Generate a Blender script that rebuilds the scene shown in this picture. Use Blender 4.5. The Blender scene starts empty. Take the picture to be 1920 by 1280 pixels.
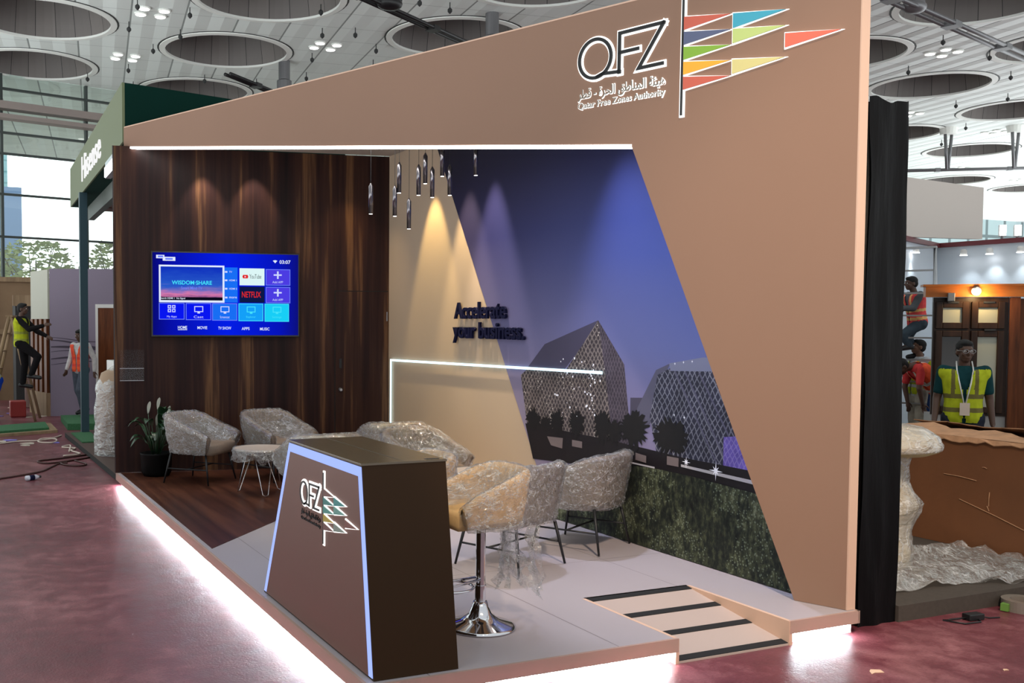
import bpy, bmesh, math, random
from math import pi, sin, cos, radians, sqrt, atan2
from mathutils import Vector as V, Matrix, noise
from mathutils.geometry import delaunay_2d_cdt

random.seed(7)
sc = bpy.context.scene
COL = sc.collection

# ------------------------------------------------------------------ camera
cam_data = bpy.data.cameras.new('camera')
cam = bpy.data.objects.new('camera', cam_data)
COL.objects.link(cam)
_r = V((0.91528772, -0.40278036, 0.00404572))
_u = V((0.01479128, 0.04364587, 0.99893756))
_f = V((0.40252901, 0.91425545, -0.04590617))
_m = Matrix((( _r.x, _u.x, -_f.x, -1.98071), (_r.y, _u.y, -_f.y, -4.64457), (_r.z, _u.z, -_f.z, 2.0), (0, 0, 0, 1)))
cam.matrix_world = _m
cam_data.sensor_width = 36.0
cam_data.lens = 1877.87 / 1920 * 36.0
cam_data.shift_x = 0.1285
cam_data.shift_y = 0.02877
cam_data.clip_end = 600
sc.camera = cam

# ------------------------------------------------------------------ world, exposure
world = bpy.data.worlds.new('daylight')
sc.world = world
world.use_nodes = True
_bg = world.node_tree.nodes['Background']
_bg.inputs['Color'].default_value = (0.93, 0.98, 1.0, 1)
# sky brighter towards the sunny glass side (+Y), glow added below the horizon to brighten the ceiling
_nt = world.node_tree
_tc = _nt.nodes.new('ShaderNodeTexCoord'); _sx = _nt.nodes.new('ShaderNodeSeparateXYZ')
_nt.links.new(_tc.outputs['Generated'], _sx.inputs[0])
def _mr(sock, a, b, c, d):
    x = _nt.nodes.new('ShaderNodeMapRange'); x.interpolation_type = 'SMOOTHSTEP'
    for i, v in enumerate((a, b, c, d)): x.inputs[i + 1].default_value = v
    _nt.links.new(sock, x.inputs[0]); return x.outputs[0]
_add = _nt.nodes.new('ShaderNodeMath'); _add.operation = 'ADD'
_nt.links.new(_mr(_sx.outputs['Y'], 0.80, 0.99, 0.80, 3.2), _add.inputs[0])
_nt.links.new(_mr(_sx.outputs['Z'], 0.0, -0.12, 0.0, 1.9), _add.inputs[1])
_nt.links.new(_add.outputs[0], _bg.inputs['Strength'])
sc.view_settings.view_transform = 'Standard'
sc.view_settings.look = 'None'
sc.view_settings.gamma = 1.0
sc.view_settings.use_curve_mapping = False
sc.view_settings.exposure = 0.0

def lamp(name, kind, loc, target, energy, color=(1, 1, 1), size=0.1, angle=60, blend=0.5, sx=None, sy=None):
    d = bpy.data.lights.new(name, kind)
    d.energy = energy
    d.color = color
    if kind == 'SPOT':
        d.spot_size = radians(angle); d.spot_blend = blend; d.shadow_soft_size = size
    elif kind == 'AREA':
        d.shape = 'RECTANGLE'; d.size = sx; d.size_y = sy
    else:
        d.shadow_soft_size = size
    o = bpy.data.objects.new(name, d)
    COL.objects.link(o)
    o.location = loc
    if target is not None:
        o.rotation_euler = (V(target) - V(loc)).to_track_quat('-Z', 'Y').to_euler()
    return o

# spots recessed in the booth ceiling
WARM = (1.0, 0.78, 0.42)
NEUT = (1.0, 0.90, 0.78)
COOL = (0.78, 0.84, 1.0)
lamp('spot_wood', 'SPOT', (1.02, 7.58, 4.16), (1.02, 7.66, 2.0), 110, NEUT, 0.02, 62, 0.5)
lamp('spot_wood', 'SPOT', (1.64, 7.46, 4.16), (1.64, 7.54, 2.0), 110, NEUT, 0.02, 62, 0.5)
lamp('spot_wood', 'SPOT', (2.75, 6.9, 4.16), (2.85, 7.35, 1.6), 70, (1.0, 0.74, 0.42), 0.03, 70, 0.9)
lamp('spot_mural', 'SPOT', (3.08, 6.0, 4.14), (3.28, 6.0, 2.2), 300, (1.0,0.74,0.30), 0.02, 44, 0.5)
lamp('spot_mural', 'SPOT', (3.06, 5.15, 4.14), (3.26, 5.15, 2.2), 380, (1.0, 0.76, 0.40), 0.02, 44, 0.6)
lamp('spot_mural', 'SPOT', (3.08, 4.6, 4.14), (3.28, 4.6, 2.2), 420, (1.0, 0.84, 0.70), 0.02, 44, 0.7)
lamp('spot_seating', 'SPOT', (2.3, 4.6, 4.14), (2.1, 4.4, 0.3), 230, (1.0, 0.82, 0.52), 0.04, 60, 0.8)
lamp('spot_seating', 'SPOT', (1.7, 5.6, 4.14), (0.9, 6.8, 0.4), 120, COOL, 0.04, 60, 0.8)
lamp('spot_seating', 'SPOT', (2.9, 2.6, 4.1), (2.8, 1.6, 0.2), 330, (0.68, 0.76, 1.0), 0.05, 80, 0.8)

# warm spot added out of view to brighten the near column and platform front
lamp('added_spot', 'SPOT', (-1.5, -8.0, 11.0), (3.3, 0.7, 1.3), 7600, (1.0, 0.80, 0.60), 0.25, 24, 1.0)
lamp('added_spot', 'SPOT', (0.6, -7.5, 10.0), (1.05, 0.7, 1.0), 3200, (1.0, 0.76, 0.46), 0.2, 7, 1.0)  # second added spot, warming the near bar stool

# ------------------------------------------------------------------ helpers
def rgb(r, g, b):
    f = lambda c: ((c / 255 + 0.055) / 1.055) ** 2.4 if c > 10 else c / 255 / 12.92
    return (f(r), f(g), f(b), 1.0)

def mat(name, color, rough=0.6, metal=0.0, spec=0.5, bump=0.0, bscale=40.0, var=0.0, vscale=8.0, stretch=(1, 1, 1), coat=0.0, sheen=0.0):
    m = bpy.data.materials.new(name)
    m.use_nodes = True
    nt = m.node_tree
    b = nt.nodes['Principled BSDF']
    b.inputs['Base Color'].default_value = color
    b.inputs['Roughness'].default_value = rough
    b.inputs['Metallic'].default_value = metal
    b.inputs['Specular IOR Level'].default_value = spec
    b.inputs['Coat Weight'].default_value = coat
    if var or bump:
        tc = nt.nodes.new('ShaderNodeTexCoord')
        mp = nt.nodes.new('ShaderNodeMapping')
        mp.inputs['Scale'].default_value = stretch
        nt.links.new(tc.outputs['Object'], mp.inputs['Vector'])
    if var:
        n = nt.nodes.new('ShaderNodeTexNoise')
        n.inputs['Scale'].default_value = vscale
        n.inputs['Detail'].default_value = 6
        nt.links.new(mp.outputs[0], n.inputs['Vector'])
        r = nt.nodes.new('ShaderNodeValToRGB')
        r.color_ramp.elements[0].position = 0.3
        r.color_ramp.elements[1].position = 0.7
        r.color_ramp.elements[0].color = tuple(c * (1 - var) for c in color[:3]) + (1,)
        r.color_ramp.elements[1].color = tuple(min(1, c * (1 + var)) for c in color[:3]) + (1,)
        nt.links.new(n.outputs['Fac'], r.inputs['Fac'])
        nt.links.new(r.outputs['Color'], b.inputs['Base Color'])
    if bump:
        n2 = nt.nodes.new('ShaderNodeTexNoise')
        n2.inputs['Scale'].default_value = bscale
        n2.inputs['Detail'].default_value = 4
        nt.links.new(mp.outputs[0], n2.inputs['Vector'])
        bp = nt.nodes.new('ShaderNodeBump')
        bp.inputs['Strength'].default_value = bump
        bp.inputs['Distance'].default_value = 0.02
        nt.links.new(n2.outputs['Fac'], bp.inputs['Height'])
        nt.links.new(bp.outputs['Normal'], b.inputs['Normal'])
    return m

def emit(name, color, strength):
    m = bpy.data.materials.new(name)
    m.use_nodes = True
    nt = m.node_tree
    nt.nodes.remove(nt.nodes['Principled BSDF'])
    e = nt.nodes.new('ShaderNodeEmission')
    e.inputs['Color'].default_value = color
    e.inputs['Strength'].default_value = strength
    nt.links.new(e.outputs[0], nt.nodes['Material Output'].inputs['Surface'])
    return m

class NB:
    """small node-graph helper"""
    def __init__(s, m):
        s.nt = m.node_tree
    def n(s, t, **kw):
        x = s.nt.nodes.new(t)
        for k, v in kw.items():
            setattr(x, k, v)
        return x
    def l(s, a, b):
        s.nt.links.new(a, b)
    def math(s, op, a, b=None, c=None):
        x = s.n('ShaderNodeMath', operation=op)
        for i, v in enumerate((a, b, c)):
            if v is None: continue
            if isinstance(v, (int, float)): x.inputs[i].default_value = v
            else: s.l(v, x.inputs[i])
        return x.outputs[0]
    def ramp(s, fac, stops, interp='LINEAR'):
        r = s.n('ShaderNodeValToRGB')
        cr = r.color_ramp
        cr.interpolation = interp
        while len(cr.elements) < len(stops): cr.elements.new(0.5)
        for e, (p, c) in zip(cr.elements, stops):
            e.position = p; e.color = c
        s.l(fac, r.inputs['Fac'])
        return r.outputs['Color']
    def mix(s, fac, a, b):
        x = s.n('ShaderNodeMix', data_type='RGBA')
        if isinstance(fac, (int, float)): x.inputs[0].default_value = fac
        else: s.l(fac, x.inputs[0])
        for i, v in ((6, a), (7, b)):
            if isinstance(v, tuple): x.inputs[i].default_value = v
            else: s.l(v, x.inputs[i])
        return x.outputs[2]
    def noise(s, vec, scale, detail=4, rough=0.5, out='Fac'):
        x = s.n('ShaderNodeTexNoise')
        x.inputs['Scale'].default_value = scale
        x.inputs['Detail'].default_value = detail
        x.inputs['Roughness'].default_value = rough
        s.l(vec, x.inputs['Vector'])
        return x.outputs[out]
    def mapping(s, vec, scale=(1, 1, 1), rot=(0, 0, 0), loc=(0, 0, 0)):
        x = s.n('ShaderNodeMapping')
        x.inputs['Scale'].default_value = scale
        x.inputs['Rotation'].default_value = rot
        x.inputs['Location'].default_value = loc
        s.l(vec, x.inputs['Vector'])
        return x.outputs[0]

class Fr:
    """a flat frame in space: a along u, b along v, c along n"""
    def __init__(s, o, u, v=(0, 0, 1), n=None):
        s.o = V(o); s.u = V(u).normalized(); s.v = V(v).normalized()
        s.n = V(n).normalized() if n is not None else s.u.cross(s.v)
    def __call__(s, a, b, c=0.0):
        return s.o + s.u * a + s.v * b + s.n * c
    def at(s, a, b, c=0.0):
        return Fr(s(a, b, c), s.u, s.v, s.n)
XY = Fr((0, 0, 0), (1, 0, 0), (0, 1, 0), (0, 0, 1))

class MB:
    def __init__(s):
        s.v = []; s.f = []; s.mi = []
    def add(s, vs, fs, mi=0):
        o = len(s.v)
        s.v += [V(p) for p in vs]
        for f in fs:
            s.f.append([i + o for i in f]); s.mi.append(mi)
        return s
    def box(s, c, d, rz=0.0, mi=0, M=None):
        hx, hy, hz = d[0] / 2, d[1] / 2, d[2] / 2
        R = Matrix.Rotation(rz, 3, 'Z') if M is None else M
        vs = [V(c) + R @ V((x, y, z)) for z in (-hz, hz) for x, y in ((-hx, -hy), (hx, -hy), (hx, hy), (-hx, hy))]
        return s.add(vs, [(3, 2, 1, 0), (4, 5, 6, 7), (0, 1, 5, 4), (1, 2, 6, 5), (2, 3, 7, 6), (3, 0, 4, 7)], mi)
    def bx(s, x0, x1, y0, y1, z0, z1, mi=0):
        return s.box(((x0 + x1) / 2, (y0 + y1) / 2, (z0 + z1) / 2), (abs(x1 - x0), abs(y1 - y0), abs(z1 - z0)), 0, mi)
    def fbox(s, fr, a0, a1, b0, b1, c0, c1, mi=0):
        vs = [fr(a, b, cc) for cc in (c0, c1) for a, b in ((a0, b0), (a1, b0), (a1, b1), (a0, b1))]
        return s.add(vs, [(3, 2, 1, 0), (4, 5, 6, 7), (0, 1, 5, 4), (1, 2, 6, 5), (2, 3, 7, 6), (3, 0, 4, 7)], mi)
    def quad(s, pts, mi=0):
        return s.add(pts, [tuple(range(len(pts)))], mi)
    def prism(s, fr, poly, c0, c1, mi=0, mside=None):
        n = len(poly)
        vs = [fr(a, b, c0) for a, b in poly] + [fr(a, b, c1) for a, b in poly]
        s.add(vs, [tuple(range(n - 1, -1, -1)), tuple(range(n, 2 * n))], mi)
        o = len(s.v) - 2 * n
        for i in range(n):
            j = (i + 1) % n
            s.f.append([o + i, o + j, o + n + j, o + n + i]); s.mi.append(mi if mside is None else mside)
        return s
    def stroke(s, fr, pts, w, c0, c1, mi=0, closed=False):
        """flat ribbon of width w along a polyline with mitred joints"""
        P = [V((a, b)) for a, b in pts]
        n = len(P)
        L = []; R = []
        for i in range(n):
            if closed: d0 = (P[i] - P[i - 1]).normalized(); d1 = (P[(i + 1) % n] - P[i]).normalized()
            else:
                d0 = (P[i] - P[i - 1]).normalized() if i else (P[1] - P[0]).normalized()
                d1 = (P[i + 1] - P[i]).normalized() if i < n - 1 else d0
            t = (d0 + d1)
            if t.length < 1e-4: t = V(d1)
            t.normalize()
            nn = V((-t.y, t.x)); k = min(2.2, 1 / max(0.3, nn.dot(V((-d1.y, d1.x)))))
            e = V((0, 0))
            if not closed and i == 0: e = -d1 * w * 0.5
            if not closed and i == n - 1: e = d0 * w * 0.5
            L.append(P[i] + e + nn * w / 2 * k); R.append(P[i] + e - nn * w / 2 * k)
        m = n if closed else n - 1
        for i in range(m):
            j = (i + 1) % n
            s.prism(fr, [(R[i].x, R[i].y), (R[j].x, R[j].y), (L[j].x, L[j].y), (L[i].x, L[i].y)], c0, c1, mi)
        return s
    def tube(s, pts, r, n=8, mi=0, cap=True):
        P = [V(p) for p in pts]
        rr = r if isinstance(r, (list, tuple)) else [r] * len(P)
        rings = []
        up = V((0, 0, 1))
        prev = None
        for i, p in enumerate(P):
            d = (P[min(i + 1, len(P) - 1)] - P[max(i - 1, 0)]).normalized()
            if prev is None:
                a = d.cross(up)
                if a.length < 1e-3: a = d.cross(V((1, 0, 0)))
            else:
                a = prev - d * prev.dot(d)
            a.normalize(); prev = a
            b = d.cross(a)
            rings.append([p + (a * cos(2 * pi * k / n) + b * sin(2 * pi * k / n)) * rr[i] for k in range(n)])
        vs = [x for g in rings for x in g]
        fs = []
        for i in range(len(P) - 1):
            for k in range(n):
                k2 = (k + 1) % n
                fs.append((i * n + k, i * n + k2, (i + 1) * n + k2, (i + 1) * n + k))
        if cap:
            fs.append(tuple(range(n - 1, -1, -1))); fs.append(tuple((len(P) - 1) * n + k for k in range(n)))
        return s.add(vs, fs, mi)
    def lathe(s, prof, c=(0, 0, 0), n=32, mi=0):
        c = V(c)
        vs = [c + V((r * cos(2 * pi * k / n), r * sin(2 * pi * k / n), z)) for r, z in prof for k in range(n)]
        fs = []
        for i in range(len(prof) - 1):
            for k in range(n):
                k2 = (k + 1) % n
                fs.append((i * n + k, i * n + k2, (i + 1) * n + k2, (i + 1) * n + k))
        fs.append(tuple(range(n - 1, -1, -1))); fs.append(tuple((len(prof) - 1) * n + k for k in range(n)))
        return s.add(vs, fs, mi)
    def ell(s, c, rad, R=None, nu=14, nv=10, mi=0):
        c = V(c); R = R or Matrix.Identity(3)
        vs = [c + R @ V((0, 0, -rad[2]))]
        for i in range(1, nv):
            ph = -pi / 2 + pi * i / nv
            for k in range(nu):
                th = 2 * pi * k / nu
                vs.append(c + R @ V((rad[0] * cos(ph) * cos(th), rad[1] * cos(ph) * sin(th), rad[2] * sin(ph))))
        vs.append(c + R @ V((0, 0, rad[2])))
        fs = []
        for k in range(nu):
            fs.append((0, 1 + (k + 1) % nu, 1 + k))
        for i in range(nv - 2):
            for k in range(nu):
                a = 1 + i * nu; b = a + nu; k2 = (k + 1) % nu
                fs.append((a + k, a + k2, b + k2, b + k))
        a = 1 + (nv - 2) * nu; t = len(vs) - 1
        for k in range(nu):
            fs.append((a + k, a + (k + 1) % nu, t))
        return s.add(vs, fs, mi)
    def cap(s, p0, p1, r0, r1=None, n=12, mi=0):
        """round-ended tapered limb"""
        p0, p1 = V(p0), V(p1); r1 = r0 if r1 is None else r1
        d = (p1 - p0)
        if d.length < 1e-5: return s.ell(p0, (r0,) * 3, mi=mi)
        d.normalize()
        pts = []; rr = []
        for k in range(0, 4):
            a = pi / 2 * (1 - k / 3.0); pts.append(p0 - d * r0 * sin(a)); rr.append(max(1e-3, r0 * cos(a)))
        for k in range(0, 4):
            a = pi / 2 * k / 3.0; pts.append(p1 + d * r1 * sin(a)); rr.append(max(1e-3, r1 * cos(a)))
        return s.tube(pts, rr, n, mi)
    def text(s, fr, body, w=None, h=None, c0=0.0, c1=0.01, offset=0.0, mi=0, align='L', shear=0.0, ox=0.0):
        """lettering; w and h fit it to a size"""
        cu = bpy.data.curves.new('txt', 'FONT')
        cu.body = body; cu.size = 1.0; cu.offset = offset; cu.resolution_u = 3
        cu.extrude = 0.5
        cu.shear = shear
        ob = bpy.data.objects.new('txt', cu)
        COL.objects.link(ob)
        dg = bpy.context.evaluated_depsgraph_get()
        me = bpy.data.meshes.new_from_object(ob.evaluated_get(dg))
        bpy.data.objects.remove(ob); bpy.data.curves.remove(cu)
        xs = [v.co.x for v in me.vertices]; ys = [v.co.y for v in me.vertices]
        if not xs:
            return s
        x0, x1, y0, y1 = min(xs), max(xs), min(ys), max(ys)
        kx = w / (x1 - x0) if w else None
        ky = h / (y1 - y0) if h else None
        kx = kx or ky; ky = ky or kx
        sh = {'L': 0, 'C': (x1 - x0) * kx / 2, 'R': (x1 - x0) * kx}[align]
        vs = [fr((v.co.x - x0) * kx - sh + ox, (v.co.y - y0) * ky, c0 + (v.co.z + 0.5) * (c1 - c0)) for v in me.vertices]
        s.add(vs, [tuple(p.vertices) for p in me.polygons], mi)
        bpy.data.meshes.remove(me)
        return s
    def mesh(s, name):
        me = bpy.data.meshes.new(name)
        me.from_pydata([tuple(p) for p in s.v], [], s.f)
        for p, m in zip(me.polygons, s.mi): p.material_index = m
        me.validate(); me.update()
        return me

def link(name, mb, mats, parent=None, smooth=False, bevel=0.0, world=None, subs=0, fixn=True):
    """one mesh object; world: parent location to subtract when the shape was drawn in place"""
    me = mb if isinstance(mb, bpy.types.Mesh) else mb.mesh(name)
    if world is not None:
        me.transform(Matrix.Translation(-V(world)))
    if fixn:
        bm = bmesh.new(); bm.from_mesh(me)
        bmesh.ops.recalc_face_normals(bm, faces=bm.faces)
        bm.to_mesh(me); bm.free()
    for m in (mats if isinstance(mats, (list, tuple)) else [mats]):
        me.materials.append(m)
    o = bpy.data.objects.new(name, me)
    COL.objects.link(o)
    if parent is not None: o.parent = parent
    if smooth:
        for p in me.polygons: p.use_smooth = True
    if bevel:
        b = o.modifiers.new('bevel', 'BEVEL'); b.width = bevel; b.segments = 2; b.limit_method = 'ANGLE'
    if subs:
        q = o.modifiers.new('sub', 'SUBSURF'); q.levels = subs; q.render_levels = subs
    return o

def tag(o, label=None, cat=None, group=None, kind=None):
    if label: o['label'] = label
    if cat: o['category'] = cat
    if group: o['group'] = group
    if kind: o['kind'] = kind
    return o

def thing(name, label, cat, loc=(0, 0, 0), rz=0.0, group=None):
    o = bpy.data.objects.new(name, None)
    COL.objects.link(o)
    o.location = loc; o.rotation_euler = (0, 0, rz)
    o.empty_display_size = 0.1
    return tag(o, label, cat, group)

def copy_tree(o, parent=None):
    c = o.copy(); COL.objects.link(c)
    if parent is not None: c.parent = parent
    for ch in list(o.children): copy_tree(ch, c)
    return c

def remeshed(name, mb, voxel, smooth_it=4):
    """fuse overlapping closed volumes into one continuous skin"""
    me = mb.mesh(name)
    bm = bmesh.new(); bm.from_mesh(me); bmesh.ops.recalc_face_normals(bm, faces=bm.faces); bm.to_mesh(me); bm.free()
    ob = bpy.data.objects.new('tmp', me); COL.objects.link(ob)
    r = ob.modifiers.new('r', 'REMESH'); r.mode = 'VOXEL'; r.voxel_size = voxel; r.adaptivity = 0
    if smooth_it:
        q = ob.modifiers.new('s', 'SMOOTH'); q.iterations = smooth_it; q.factor = 0.5
    dg = bpy.context.evaluated_depsgraph_get()
    out = bpy.data.meshes.new_from_object(ob.evaluated_get(dg))
    bpy.data.objects.remove(ob); bpy.data.meshes.remove(me)
    out.name = name
    for p in out.polygons: p.use_smooth = True
    return out

# ------------------------------------------------------------------ materials
M = {}
M['black'] = mat('black_metal', rgb(18, 18, 20), 0.45)
M['chrome'] = mat('chrome', rgb(215, 215, 220), 0.08, 1.0)
M['steel'] = mat('brushed_steel', rgb(170, 172, 176), 0.35, 1.0)
M['white'] = mat('white_paint', rgb(226, 224, 220), 0.6)
M['taupe'] = mat('taupe_paint', rgb(138, 108, 91), 0.8, var=0.03, vscale=0.7, spec=0.3)
M['taupe_light'] = mat('taupe_edge', rgb(205, 170, 148), 0.7)
M['beige_wall'] = mat('beige_wall', rgb(178, 158, 136), 0.8, spec=0.15)
M['led'] = emit('led_white', (1.0, 0.97, 0.93, 1), 11)
M['led_cool'] = emit('led_cool', (0.62, 0.88, 1.0, 1), 2.0)
M['led_blue'] = emit('led_blue', (0.36, 0.47, 1.0, 1), 1.15)
M['led_floor'] = emit('led_floor', (0.82, 0.93, 1.0, 1), 110)
M['led_hidden'] = emit('led_inner', (0.45, 0.55, 1.0, 1), 7)
M['halo'] = emit('halo', (1.0, 0.99, 0.96, 1), 1.7)
M['warm_glow'] = emit('warm_glow', (1.0, 0.72, 0.32, 1), 7)
M['lamp_glow'] = emit('lamp_glow', (1.0, 0.98, 0.95, 1), 5)
M['navy'] = mat('navy_letter', rgb(16, 18, 46), 0.6, spec=.1)
M['ink'] = mat('ink', rgb(10, 10, 12), 0.4)

def wood_mat(name, stops, scale=(6, 6, 0.35), rough=0.45, board=0.0, axis='X'):
    m = bpy.data.materials.new(name); m.use_nodes = True
    g = NB(m); b = m.node_tree.nodes['Principled BSDF']
    tc = g.n('ShaderNodeTexCoord')
    v = g.mapping(tc.outputs['Object'], scale)
    a = g.noise(v, 1.0, 3, 0.5)
    v2 = g.mapping(tc.outputs['Object'], tuple(s * 5 for s in scale))
    c = g.noise(v2, 1.0, 5, 0.6)
    f = g.math('ADD', g.math('MULTIPLY', a, 0.72), g.math('MULTIPLY', c, 0.28))
    if board:
        sx = g.n('ShaderNodeSeparateXYZ'); g.l(tc.outputs['Object'], sx.inputs[0])
        k = g.math('FLOOR', g.math('DIVIDE', sx.outputs[axis], board))
        wn = g.n('ShaderNodeTexWhiteNoise', noise_dimensions='1D'); g.l(k, wn.inputs['W'])
        f = g.math('ADD', f, g.math('MULTIPLY', g.math('SUBTRACT', wn.outputs['Value'], 0.5), 0.10))
    col = g.ramp(f, stops)
    g.l(col, b.inputs['Base Color'])
    b.inputs['Roughness'].default_value = rough
    b.inputs['Specular IOR Level'].default_value = 0.16
    return m
M['wood_wall'] = wood_mat('dark_walnut', [(0.30, rgb(18, 9, 9)), (0.45, rgb(38, 20, 18)), (0.56, rgb(54, 32, 24)), (0.64, rgb(100, 70, 46)), (0.72, rgb(44, 26, 22))], (5, 5, 0.18), 0.42, 0.42)
M['wood_floor'] = wood_mat('wood_floor', [(0.3, rgb(40, 20, 16)), (0.5, rgb(68, 38, 28)), (0.7, rgb(92, 56, 40))], (9, 0.5, 5), 0.35, 0.16)
M['wood_red'] = wood_mat('red_brown_wood', [(0.3, rgb(60, 30, 14)), (0.5, rgb(98, 52, 26)), (0.7, rgb(120, 68, 36))], (8, 8, 0.8), 0.4)
M['wood_dark'] = wood_mat('espresso_wood', [(0.3, rgb(28, 18, 13)), (0.5, rgb(44, 28, 20)), (0.7, rgb(60, 40, 28))], (8, 8, 0.8), 0.35)
M['wood_orange'] = wood_mat('orange_wood', [(0.3, rgb(120, 66, 26)), (0.5, rgb(150, 86, 36)), (0.7, rgb(170, 104, 50))], (1, 1, 6), 0.4)
M['wood_pale'] = wood_mat('pale_wood', [(0.3, rgb(120, 98, 76)), (0.5, rgb(146, 122, 96)), (0.7, rgb(165, 140, 112))], (6, 6, 0.6), 0.6)
M['cardboard'] = mat('cardboard', rgb(118, 74, 44), 0.8, var=0.10, vscale=2.5, bump=0.15, bscale=9)
M['cardboard_edge'] = mat('cardboard_edge', rgb(178, 134, 100), 0.85, var=0.15, vscale=12)
M['crate'] = mat('crate_board', rgb(132, 106, 80), 0.8, var=0.08, vscale=2)
M['laminate'] = mat('pale_laminate', rgb(206, 194, 190), 0.32, spec=0.45)
M['fascia'] = mat('fascia_taupe', rgb(172, 142, 130), 0.6)
M['skirt'] = mat('skirt_white', rgb(210, 214, 206), 0.5)

# platform top with panel joints
def laminate():
    m = M['laminate']; g = NB(m); b = m.node_tree.nodes['Principled BSDF']
    tc = g.n('ShaderNodeTexCoord'); s = g.n('ShaderNodeSeparateXYZ'); g.l(tc.outputs['Object'], s.inputs[0])
    def line(sock, off, per):
        fr = g.math('FRACT', g.math('DIVIDE', g.math('SUBTRACT', sock, off), per))
        return g.math('LESS_THAN', fr, 0.006 / per)
    k = g.math('MAXIMUM', line(s.outputs['X'], 0.36, 1.22), line(s.outputs['Y'], -0.6, 2.44))
    g.l(g.mix(k, rgb(170, 161, 166), rgb(112, 102, 104)), b.inputs['Base Color'])
laminate()

def carpet():
    m = bpy.data.materials.new('red_carpet'); m.use_nodes = True
    g = NB(m); b = m.node_tree.nodes['Principled BSDF']
    tc = g.n('ShaderNodeTexCoord'); o = tc.outputs['Object']
    n1 = g.noise(o, 0.9, 5, 0.6); n2 = g.noise(o, 60, 3, 0.7); n3 = g.noise(g.mapping(o, (1, 1, 1)), 6, 6, 0.65)
    f = g.math('ADD', g.math('MULTIPLY', n1, 0.45), g.math('ADD', g.math('MULTIPLY', n2, 0.2), g.math('MULTIPLY', n3, 0.35)))
    g.l(g.ramp(f, [(0.32, rgb(74, 34, 42)), (0.5, rgb(108, 52, 60)), (0.66, rgb(158, 102, 106))]), b.inputs['Base Color'])
    r = g.math('ADD', g.math('MULTIPLY', n3, 0.34), 0.20)
    g.l(r, b.inputs['Roughness'])
    b.inputs['Specular IOR Level'].default_value = 0.45
    bp = g.n('ShaderNodeBump'); bp.inputs['Strength'].default_value = 0.35; bp.inputs['Distance'].default_value = 0.01
    g.l(g.math('ADD', g.math('MULTIPLY', n2, 0.7), n3), bp.inputs['Height']); g.l(bp.outputs[0], b.inputs['Normal'])
    return m
M['carpet'] = carpet()

def film(name, haze=0.05, gloss=0.8, scale=26, strength=1.0, tint=(1, 1, 1, 1), crease=0.62):
    """clear stretch film: see-through, with crumpled glints"""
    m = bpy.data.materials.new(name); m.use_nodes = True
    g = NB(m); nt = m.node_tree; nt.nodes.remove(nt.nodes['Principled BSDF'])
    tc = g.n('ShaderNodeTexCoord')
    v = g.mapping(tc.outputs['Object'], (1, 1, 1.9), (0.3, 0.5, 0.2))
    w = g.n('ShaderNodeTexVoronoi', feature='DISTANCE_TO_EDGE'); w.inputs['Scale'].default_value = scale * 0.55
    nz = g.noise(v, scale * 0.5, 4, 0.6, 'Color')
    mx = g.n('ShaderNodeMix', data_type='VECTOR'); mx.inputs[0].default_value = 0.25
    g.l(v, mx.inputs[4]); g.l(nz, mx.inputs[5]); g.l(mx.outputs[1], w.inputs['Vector'])
    n = g.noise(v, scale, 5, 0.65)
    h = g.math('ADD', g.math('MULTIPLY', w.outputs['Distance'], 1.2), n)
    bp = g.n('ShaderNodeBump'); bp.inputs['Strength'].default_value = strength; bp.inputs['Distance'].default_value = 0.03
    g.l(h, bp.inputs['Height'])
    tr = g.n('ShaderNodeBsdfTransparent'); tr.inputs['Color'].default_value = tint
    gl = g.n('ShaderNodeBsdfGlossy'); gl.inputs['Roughness'].default_value = 0.13; g.l(bp.outputs[0], gl.inputs['Normal'])
    gl.inputs['Color'].default_value = (0.95, 0.95, 0.95, 1)
    df = g.n('ShaderNodeBsdfDiffuse'); df.inputs['Color'].default_value = (0.9, 0.9, 0.9, 1); g.l(bp.outputs[0], df.inputs['Normal'])
    lw = g.n('ShaderNodeLayerWeight'); lw.inputs['Blend'].default_value = 0.35; g.l(bp.outputs[0], lw.inputs['Normal'])
    # milky fold lines, also painted white to stand for crumpled glints
    w2 = g.n('ShaderNodeTexVoronoi', feature='DISTANCE_TO_EDGE'); w2.inputs['Scale'].default_value = scale * 0.6
    mx2 = g.n('ShaderNodeMix', data_type='VECTOR'); mx2.inputs[0].default_value = 0.12
    g.l(g.mapping(tc.outputs['Object'], (1.9, 0.55, 1.1), (0.5, 0.9, 0.4)), mx2.inputs[4]); g.l(nz, mx2.inputs[5]); g.l(mx2.outputs[1], w2.inputs['Vector'])
    cr = g.math('SUBTRACT', 1.0, g.math('MINIMUM', 1.0, g.math('MULTIPLY', w2.outputs['Distance'], 9.0)))
    cr = g.math('MULTIPLY', g.math('MULTIPLY', cr, cr), g.math('GREATER_THAN', g.noise(v, scale * 0.22, 3), 0.44))
    a = g.n('ShaderNodeMixShader'); g.l(g.math('ADD', g.math('MULTIPLY', cr, crease), haze), a.inputs[0]); g.l(tr.outputs[0], a.inputs[1]); g.l(df.outputs[0], a.inputs[2])
    c = g.n('ShaderNodeMixShader'); g.l(g.math('MULTIPLY', g.math('ADD', lw.outputs['Facing'], 0.03), gloss), c.inputs[0])
    g.l(a.outputs[0], c.inputs[1]); g.l(gl.outputs[0], c.inputs[2])
    g.l(c.outputs[0], nt.nodes['Material Output'].inputs['Surface'])
    return m
M['film'] = film('stretch_film')
M['film_thick'] = film('plastic_sheet', 0.26, 0.75, 12, 1.0, (0.97,0.95,0.90,1), 0.28)

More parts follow.
